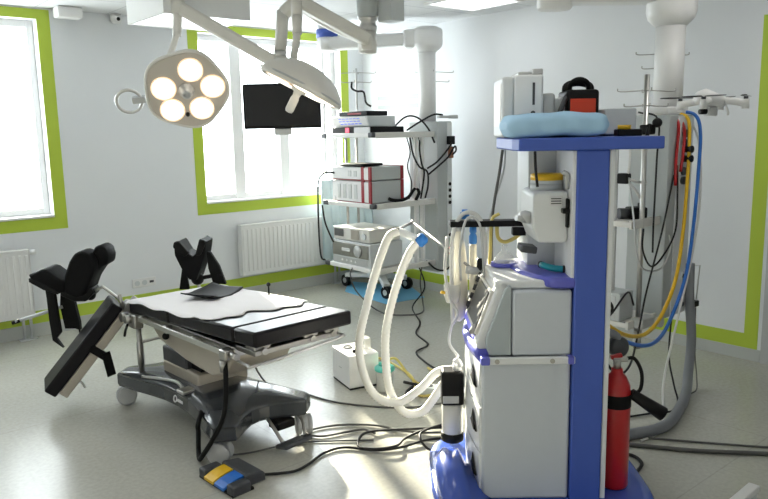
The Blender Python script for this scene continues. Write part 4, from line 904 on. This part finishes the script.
for x, z in ((4.53, .72), (4.53, .60), (4.53, .53)):
    b = B(); b.lathe([(.034, 0), (.034, .008), (.026, .012), (.0, .012)], c=Lp(x, 2.301, z), ax=(0, -1, 0), n=20); b.obj('power_socket', 'lgrey', sp); b = B(); b.cyl(Lp(x, 2.292, z), Lp(x, 2.285, z), .016); b.obj('socket_hole', 'dgrey', sp)
for z in (1.115, .475):
    b = B(); lbx(b, 3.96, 4.30, 2.36, 2.78, z - .02, z + .015, .006); lbx(b, 3.96, 4.33, 2.345, 2.365, z - .03, z + .025, .004); b.obj('shelf', 'offwhite', t)
b = B(); b.cyl(Lp(4.10, 2.36, .33), Lp(4.10, 2.36, 2.02), .016); b.cyl(Lp(4.10, 2.36, .30), Lp(4.10, 2.36, .42), .026); b.obj('infusion_pole', 'steel', t)
hookset(1.925 - O.z, t, 2.36 - O.y, 4.10 - O.x)
b = B(); b.bx(4.10 - .04 - O.x, 4.10 + .04 - O.x, 2.31 - O.y, 2.38 - O.y, 1.66 - O.z, 1.72 - O.z, .01); b.sph(Lp(4.13, 2.30, 1.73), .030); b.tube([Lp(4.08, 2.32, 1.72), Lp(4.04, 2.31, 1.66), Lp(4.02, 2.31, 1.62)], .012); b.obj('pole_clamp', 'black', t)
b = B(); b.bx(4.03 - O.x, 4.20 - O.x, 2.29 - O.y, 2.37 - O.y, .445 - O.z, .51 - O.z, .01); b.cyl(Lp(4.20, 2.30, .47), Lp(4.20, 2.25, .47), .03); b.obj('pole_bracket', 'silver', t)
b = B(); b.cyl(Lp(4.02, 2.50, .48), Lp(4.02, 2.50, 1.75), .013); b.obj('shelf_rod', 'silver', t)
hookset(2.18 - O.z, t, 2.52 - O.y, 4.56 - O.x)
b = B(); b.tube([Lp(4.60, 2.30, .78), Lp(4.67, 2.25, .78), Lp(4.65, 2.26, .45)], .004, k=1); b.tube([Lp(4.60, 2.30, .52), Lp(4.66, 2.26, .52)], .004, k=1); b.obj('hose_holder', 'steel', t)
b = B(); b.bx(4.59 - O.x, 4.67 - O.x, 2.24 - O.y, 2.30 - O.y, .50 - O.z, .54 - O.z, .006); b.obj('hose_clip', 'black', t)
b = B(); b.bx(4.30 - O.x, 4.58 - O.x, 2.33 - O.y, 2.57 - O.y, 1.78 - O.z, 1.83 - O.z, .012); b.obj('top_cover', 'white', t)
t = thing('grey_control_box', 'plain grey box standing on the low shelf of the near column', 'box', (4.02, 2.55, .49))
B().bx(-.075, .085, -.15, .15, .004, .185, .006).obj('case', 'grey', t); B().bx(-.078, -.074, -.12, .12, .02, .165).obj('front_panel', 'silver', t)
t = thing('video_camera', 'small black camera with lens standing on the middle shelf of the near column', 'camera', (4.14, 2.44, 1.13), -35)
B().bx(-.04, .07, -.05, .05, .0, .075, .01).obj('body', 'black', t); B().cyl((-.04, 0, .035), (-.10, 0, .035), .033, .036).obj('lens', 'dgrey', t); B().bx(.03, .06, -.02, .02, .074, .10, .005).obj('viewfinder', 'black', t)
t = thing('valve_manifold', 'small black valve with crossing pale tubes above the middle shelf of the near column', 'valve', (4.02, 2.44, 1.39))
B().bx(-.03, .03, -.03, .04, -.03, .035, .01).obj('body', 'black', t)
b = B(); b.tube([(0, -.03, .0), (.06, -.05, -.02), (.15, -.06, -.03)], .009); b.tube([(0, -.03, -.02), (.05, -.06, -.09), (.10, -.07, -.16)], .008); b.tube([(0, -.02, .02), (.02, -.02, .12), (.04, .0, .25)], .008); b.obj('tube', 'cwhite', t)

# hoses and cords of the right column
yel = [(4.474, 2.355, 1.791), (4.479, 2.282, 1.745), (4.466, 2.262, 1.554), (4.431, 2.247, 1.301), (4.357, 2.222, 1.018), (4.214, 2.182, 0.752), (3.948, 2.123, 0.582), (3.600, 2.025, 0.563), (3.250, 1.940, 0.645), (2.950, 1.900, 0.793), (2.840, 1.900, 0.878)]
blu = [(4.525, 2.368, 1.804), (4.565, 2.282, 1.776), (4.565, 2.242, 1.667), (4.525, 2.222, 1.426), (4.435, 2.192, 1.081), (4.265, 2.142, 0.782), (3.990, 2.083, 0.569), (3.643, 1.979, 0.523), (3.292, 1.894, 0.592), (2.970, 1.870, 0.731), (2.840, 1.870, 0.852)]
cable('gas_hose', yel, .0115, 'yellow', 'yellow gas hose hanging from the near column to the blue machine', 'hose')
cable('gas_hose', blu, .011, 'hoseblue', 'bright blue gas hose hanging beside the yellow one', 'hose')
cable('gas_hose', [(4.441, 2.376, 1.790), (4.395, 2.302, 1.720), (4.365, 2.292, 1.500), (4.360, 2.287, 1.333)], .010, 'red', 'short red hose at the top of the near column, left of two', 'hose')
cable('gas_hose', [(4.457, 2.365, 1.800), (4.445, 2.292, 1.700), (4.417, 2.274, 1.556), (4.390, 2.272, 1.420)], .010, 'red', 'short red hose at the top of the near column, right of two', 'hose')
cable('white_cable', [(4.565, 2.372, 1.800), (4.605, 2.272, 1.620), (4.525, 2.202, 1.236), (4.405, 2.182, 0.856), (4.205, 2.152, 0.503), (3.930, 2.077, 0.200), (3.675, 1.942, 0.012), (3.430, 1.930, 0.012)], .007, 'cwhite', 'thin white cord from the near column slanting to the floor', 'cable')
cable('black_cable', [(4.385, 2.292, 1.461), (4.373, 2.276, 1.272), (4.318, 2.250, 1.053), (4.184, 2.252, 0.908), (4.073, 2.270, 0.851), (4.071, 2.330, 0.950), (4.090, 2.340, 1.080)], .006, 'cdark', 'black cord hanging in a wide loop on the front of the near column', 'cable')
cable('black_cable', [(4.365, 2.302, 1.400), (4.211, 2.282, 1.057), (3.991, 2.246, 0.715), (3.751, 2.151, 0.529), (3.427, 2.009, 0.426), (3.160, 1.930, 0.460), (3.020, 1.930, 0.600)], .006, 'cdark', 'black cord running from the near column down to the regulator', 'cable')
cable('black_cable', [(4.275, 2.512, 1.800), (4.215, 2.342, 1.750), (4.200, 2.332, 1.496), (4.175, 2.322, 1.114), (4.160, 2.312, 0.922)], .006, 'cdark', 'black cord hanging straight beside the steel pole', 'cable')
cable('black_cable', [(2.860, 1.930, 0.900), (3.030, 1.920, 0.873), (3.060, 1.900, 0.823), (2.960, 1.900, 0.790), (2.860, 1.930, 0.790)], .007, 'cdark', 'black cord looping out behind the blue column above the regulator', 'cable')
cable('black_cable', [(4.024, 2.349, 0.600), (3.818, 2.269, 0.728), (3.386, 2.104, 0.707), (3.000, 1.950, 0.740), (2.860, 1.930, 0.820)], .006, 'cdark', 'black cord stretched from the low shelf to the blue machine', 'cable')
cable('grey_cable', [(4.016, 2.409, 1.400), (3.967, 2.338, 1.163), (3.979, 2.318, 0.945), (4.047, 2.300, 0.831), (4.207, 2.280, 0.818), (4.297, 2.266, 0.925), (4.325, 2.292, 1.020)], .006, 'silver', 'thin grey cord in a wide loop in front of the near column', 'cable')
cable('scavenging_hose', [(4.595, 2.282, 0.800), (4.590, 2.272, 0.574), (4.565, 2.232, 0.300), (4.465, 2.192, 0.090), (4.245, 2.092, 0.035), (3.958, 1.988, 0.032), (3.666, 1.921, 0.032), (3.450, 1.980, 0.032), (3.200, 2.100, 0.032)], .031, 'hosegrey', 'thick grey hose from the near column curving along the floor', 'hose', n=12)
cable('thin_cable', [(4.40, 2.29, .50), (4.242, 2.215, .256), (4.20, 2.15, .08), (4.14, 2.09, .010), (3.97, 2.03, .009), (3.83, 2.10, .009), (3.61, 2.20, .009), (3.40, 2.35, .009)], .006, 'cdark', 'black cord from the near column curving on the floor beside the extinguisher', 'cable')
cable('thin_cable', [(4.62, 2.24, .50), (4.55, 2.20, .25), (4.50, 2.15, .06), (4.42, 2.11, .006), (4.30, 2.10, .006)], .004, 'cgrey', 'very thin grey wire hanging beside the thick grey hose', 'cable')
cable('floor_cable', [(3.10, 2.18, .013), (3.27, 2.04, .013), (3.4, 1.86, .013), (3.54, 1.66, .013), (3.77, 1.40, .013), (3.95, 1.17, .013), (4.12, .90, .013)], .012, 'cgrey', 'dark cable along the floor at the right, the thicker of two', 'cable')
cable('floor_cable', [(3.20, 2.28, .007), (3.36, 2.10, .007), (3.51, 1.92, .007), (3.66, 1.71, .007), (3.86, 1.44, .007), (4.05, 1.21, .007), (4.25, .95, .007)], .006, 'cgrey', 'thin dark cable along the floor at the right, behind the thicker one', 'cable')
cable('floor_cable', [(3.02, 2.02, .010), (3.14, 1.97, .010), (3.24, 1.885, .010), (3.20, 1.79, .010), (3.08, 1.75, .010)], .009, 'cdark', 'short black cable loop on the floor at the foot of the extinguisher', 'cable')
# cables on the floor, left
cable('pedal_cable', [(1.645, 2.975, .03), (1.70, 2.99, .012), (1.76, 2.955, .010), (1.84, 2.92, .010), (1.94, 2.94, .010), (2.07, 2.99, .010), (2.19, 2.97, .010), (2.29, 2.83, .010), (2.41, 2.76, .012), (2.56, 2.73, .016), (2.68, 2.69, .010), (2.80, 2.66, .010)], .0072, 'cdark', 'black cable running from the foot pedal across the sunlit floor', 'cable')
cable('floor_cable', [(2.78, 2.70, .012), (2.64, 2.81, .012), (2.56, 2.93, .012), (2.50, 3.09, .010), (2.34, 3.24, .010), (2.18, 3.29, .010), (2.14, 3.25, .010), (2.19, 3.17, .010), (2.34, 3.12, .010), (2.42, 3.08, .010), (2.43, 3.0, .010)], .0068, 'cgrey', 'grey cable looping on the floor beside the front wheel of the table', 'cable')
cable('floor_cable', [(2.80, 2.72, .030), (2.63, 2.84, .03), (2.52, 2.97, .014), (2.37, 3.02, .022), (2.26, 2.94, .010), (2.27, 2.83, .022), (2.38, 2.76, .030), (2.51, 2.83, .012), (2.64, 2.79, .04), (2.76, 2.73, .042)], .0072, 'cdark', 'black cable in a wide loop on the sunlit floor', 'cable')
cable('floor_cable', [(2.78, 2.62, .012), (2.60, 2.60, .010), (2.51, 2.63, .010), (2.52, 2.72, .045), (2.60, 2.77, .05), (2.75, 2.74, .06)], .0068, 'cdark', 'black cable curled close to the blue base of the machine', 'cable')
cable('floor_cable', [(1.895, 3.451, .60), (1.98, 3.55, .40), (2.25, 3.85, .12), (2.47, 3.90, .008), (2.50, 3.80, .007), (2.57, 3.52, .007), (2.79, 3.20, .007), (3.06, 3.06, .007)], .006, 'cgrey', 'thin grey cable hanging from under the tabletop to the floor', 'cable')
cable('floor_cable', [(4.70, 5.08, .44), (4.72, 5.00, .20), (4.60, 5.05, .012), (4.27, 4.59, .010), (4.0, 4.35, .010), (3.85, 4.05, .010), (3.64, 3.96, .010), (3.52, 3.73, .010), (3.44, 3.50, .010), (3.30, 3.34, .012)], .0072, 'cdark', 'dark cable winding over the floor from the far column', 'cable')
cable('floor_cable', [(1.66, 3.33, .007), (1.78, 3.27, .007), (2.02, 3.21, .007), (2.19, 3.09, .007), (2.37, 2.94, .007)], .005, 'cgrey', 'thin grey cable on the floor past the table brake pedal', 'cable')
# cables of the left column
for pts, lb in (([(4.715, 5.03, 1.68), (4.66, 4.99, 1.55), (4.67, 4.97, 1.40), (4.70, 4.97, 1.33), (4.68, 4.97, 1.20), (4.66, 4.98, 1.075)], 'black cable hanging down the white post between the top and middle shelves'),
               ([(4.60, 5.06, 1.66), (4.55, 4.96, 1.50), (4.62, 4.95, 1.38), (4.72, 4.95, 1.33), (4.73, 4.95, 1.20), (4.71, 4.97, 1.08)], 'black cable sagging left of the white post between the top and middle shelves'),
               ([(4.72, 4.95, 1.36), (4.80, 4.90, 1.42), (4.90, 4.87, 1.52), (4.97, 4.86, 1.60)], 'black cable rising from the white post to the black plug'),
               ([(4.72, 4.94, 1.30), (4.81, 4.89, 1.38), (4.92, 4.87, 1.46), (5.00, 4.86, 1.56), (5.03, 4.87, 1.52), (4.99, 4.88, 1.48)], 'black cable rising to the brown fitting on the far column'),
               ([(4.55, 5.25, 1.74), (4.68, 5.20, 1.85), (4.76, 5.12, 1.84), (4.80, 5.02, 1.74), (4.80, 4.93, 1.60)], 'black cable arching over the end of the top shelf'),
               ([(4.58, 5.08, 1.72), (4.70, 5.02, 1.80), (4.86, 5.00, 1.865), (4.96, 4.98, 1.862)], 'black cable arching up to the rail on top of the far column'),
               ([(4.74, 4.99, .46), (4.73, 4.85, .40), (4.84, 4.83, .38), (4.95, 4.85, .44), (4.985, 4.87, .62)], 'black cable hanging in a U to the green plug'),
               ([(4.12, 5.62, 1.33), (4.05, 5.69, 1.33), (4.0, 5.72, 1.25), (4.0, 5.74, 1.03), (4.02, 5.77, .70), (4.03, 5.76, .50), (4.05, 5.72, .47)], 'black cable hanging in front of the shelves at the left'),
               ([(4.02, 5.70, 1.02), (4.02, 5.66, .85), (4.06, 5.62, .70), (4.07, 5.60, .66)], 'short black cable curving from the middle shelf to the grey dial box')):
    cable('equipment_cable', pts, .009, 'cdark', lb)
for k, lb in enumerate(('thin black cable dropping behind the white post, leftmost of the three between its shelves', 'thin black cable dropping behind the white post, middle of the three between its shelves', 'thin black cable dropping behind the white post, rightmost of the three between its shelves')):
    x = 4.56 + .075 * k; cable('equipment_cable', [(x, 5.06, 1.665), (x + .03, 5.045, 1.52), (x - .01 + .02 * k, 5.04, 1.38), (x + .04 - .02 * k, 5.04, 1.22), (x + .01, 5.045, 1.075)], .006, 'cdark', lb)
cable('equipment_cable', [(4.30, 5.03, 1.10), (4.33, 5.02, 1.085), (4.42, 5.01, 1.075), (4.52, 5.0, 1.10), (4.60, 5.0, 1.17), (4.63, 4.97, 1.14), (4.58, 4.96, 1.07)], .016, 'rubber', 'thick black lead lying on the middle shelf against the grey side of the unit')
cable('equipment_cable', [(4.07, 5.30, .45), (4.02, 5.28, .38), (4.04, 5.20, .22), (4.2, 5.05, .03), (4.38, 4.85, .010), (4.55, 4.85, .010), (4.75, 5.06, .03), (4.80, 5.15, .20), (4.78, 5.10, .40)], .007, 'cgrey', 'thin grey cable sagging from the low shelf almost to the floor')

# quadcopter beside the right column
t = thing('quadcopter', 'small white quadcopter drone hovering to the right of the near supply column', 'drone', (4.05, 1.93, 1.835), -32)
b = B(); b.loft([[(x, y * w_, z + h * 1.35 * s) for y, s in ((-1, .0), (-.7, .7), (0, 1), (.7, .7), (1, 0), (.6, -.6), (0, -.75), (-.6, -.6))] for x, w_, h, z in ((-.105, .02, .012, .018), (-.09, .045, .03, .020), (-.04, .065, .042, .02), (.01, .07, .036, .008), (.06, .055, .026, .0), (.08, .02, .012, -.004))]); b.obj('body', 'white', t)
for sx, sy in ((1, 1), (1, -1), (-1, 1), (-1, -1)):
    px, py = sx * .125, sy * .115
    b = B(); b.tube([(sx * .04, sy * .035, .008), (sx * .085, sy * .08, .0), (px, py, -.012)], .020, n=10); b.cyl((px, py, -.04), (px, py, .012), .020, .017); am = b.obj('arm', 'white', t)
    b = B(); b.cyl((px, py, .012), (px, py, .026), .012); b.obj('motor', 'dgrey', am)
    a = R(20 + 50 * sx + 25 * sy); b = B(); ca_, sa = math.cos(a), math.sin(a)
    for s in (-1, 1):
        rg = []
        for k in range(7):
            r_ = .008 + .110 * k / 6; w_ = .011 * math.sin(.5 + 2.3 * k / 6) + .002; tw = .25
            rg.append([(px + ca_ * r_ * s - sa * w_ * q, py + sa * r_ * s + ca_ * w_ * q, .029 + q * w_ * tw * s + h) for q, h in ((-1, 0), (1, 0), (1, .002), (-1, .002))])
        b.loft(rg, sm=False)
    b.obj('propeller', 'dgrey', am)
b = B(); b.bx(-.035, .02, -.028, .028, -.075, -.028, .006); g = b.obj('gimbal', 'silver', t)
b = B(); b.cyl((-.075, 0, -.052), (-.035, 0, -.05), .014, .017); b.obj('camera_lens', 'black', g)
b = B(); b.tube([(.05, -.05, -.02), (.06, -.06, -.06), (.055, -.06, -.075)], .006); b.obj('landing_leg', 'white', t)
b = B(); b.tube([(.05, .05, -.02), (.06, .06, -.06), (.055, .06, -.075)], .006); b.obj('landing_leg', 'white', t)
# white bar at the lower right corner
t = thing('stand_foot', 'white metal foot bar of a stand at the bottom right corner', 'stand', (3.025, 1.235, 0), 2)
B().bx(-.35, .18, -.025, .025, .075, .105, .006).obj('foot_bar', 'white', t)
B().bx(-.35, .175, -.018, .018, .03, .076, .004).obj('side_skirt', 'lgrey', t)
for x in (-.28, .14):
    b = B(); b.cyl((x, -.012, .02), (x, .012, .02), .02); b.obj('wheel', 'dgrey', t)

# ------------------------------------------------------------------ light
w = bpy.data.worlds.new('world'); SC.world = w; w.use_nodes = True
bg = w.node_tree.nodes['Background']; bg.inputs['Color'].default_value = (.93, .97, 1.0, 1); bg.inputs['Strength'].default_value = 10.0
for wn in (W1, W2):
    l = bpy.data.lights.new('window_portal', 'AREA'); l.shape = 'RECTANGLE'; l.size = wn[1] - wn[0]; l.size_y = wn[3] - wn[2]; l.cycles.is_portal = True
    o = bpy.data.objects.new('window_portal', l); COL.objects.link(o); o.location = ((wn[0] + wn[1]) / 2, YB + TH + .02, (wn[2] + wn[3]) / 2); o.rotation_euler = (R(-90), 0, 0)
s = bpy.data.lights.new('sun', 'SUN'); s.energy = 30.0; s.angle = R(1.6); s.color = (1, .90, .72)
so = bpy.data.objects.new('sun', s); COL.objects.link(so); so.location = (6, 12, 5)
so.rotation_euler = Vector((-.365, -1, -.315)).to_track_quat('-Z', 'Y').to_euler()
SC.view_settings.view_transform = 'Standard'; SC.view_settings.look = 'None'; SC.view_settings.gamma = 1; SC.view_settings.exposure = 0.20
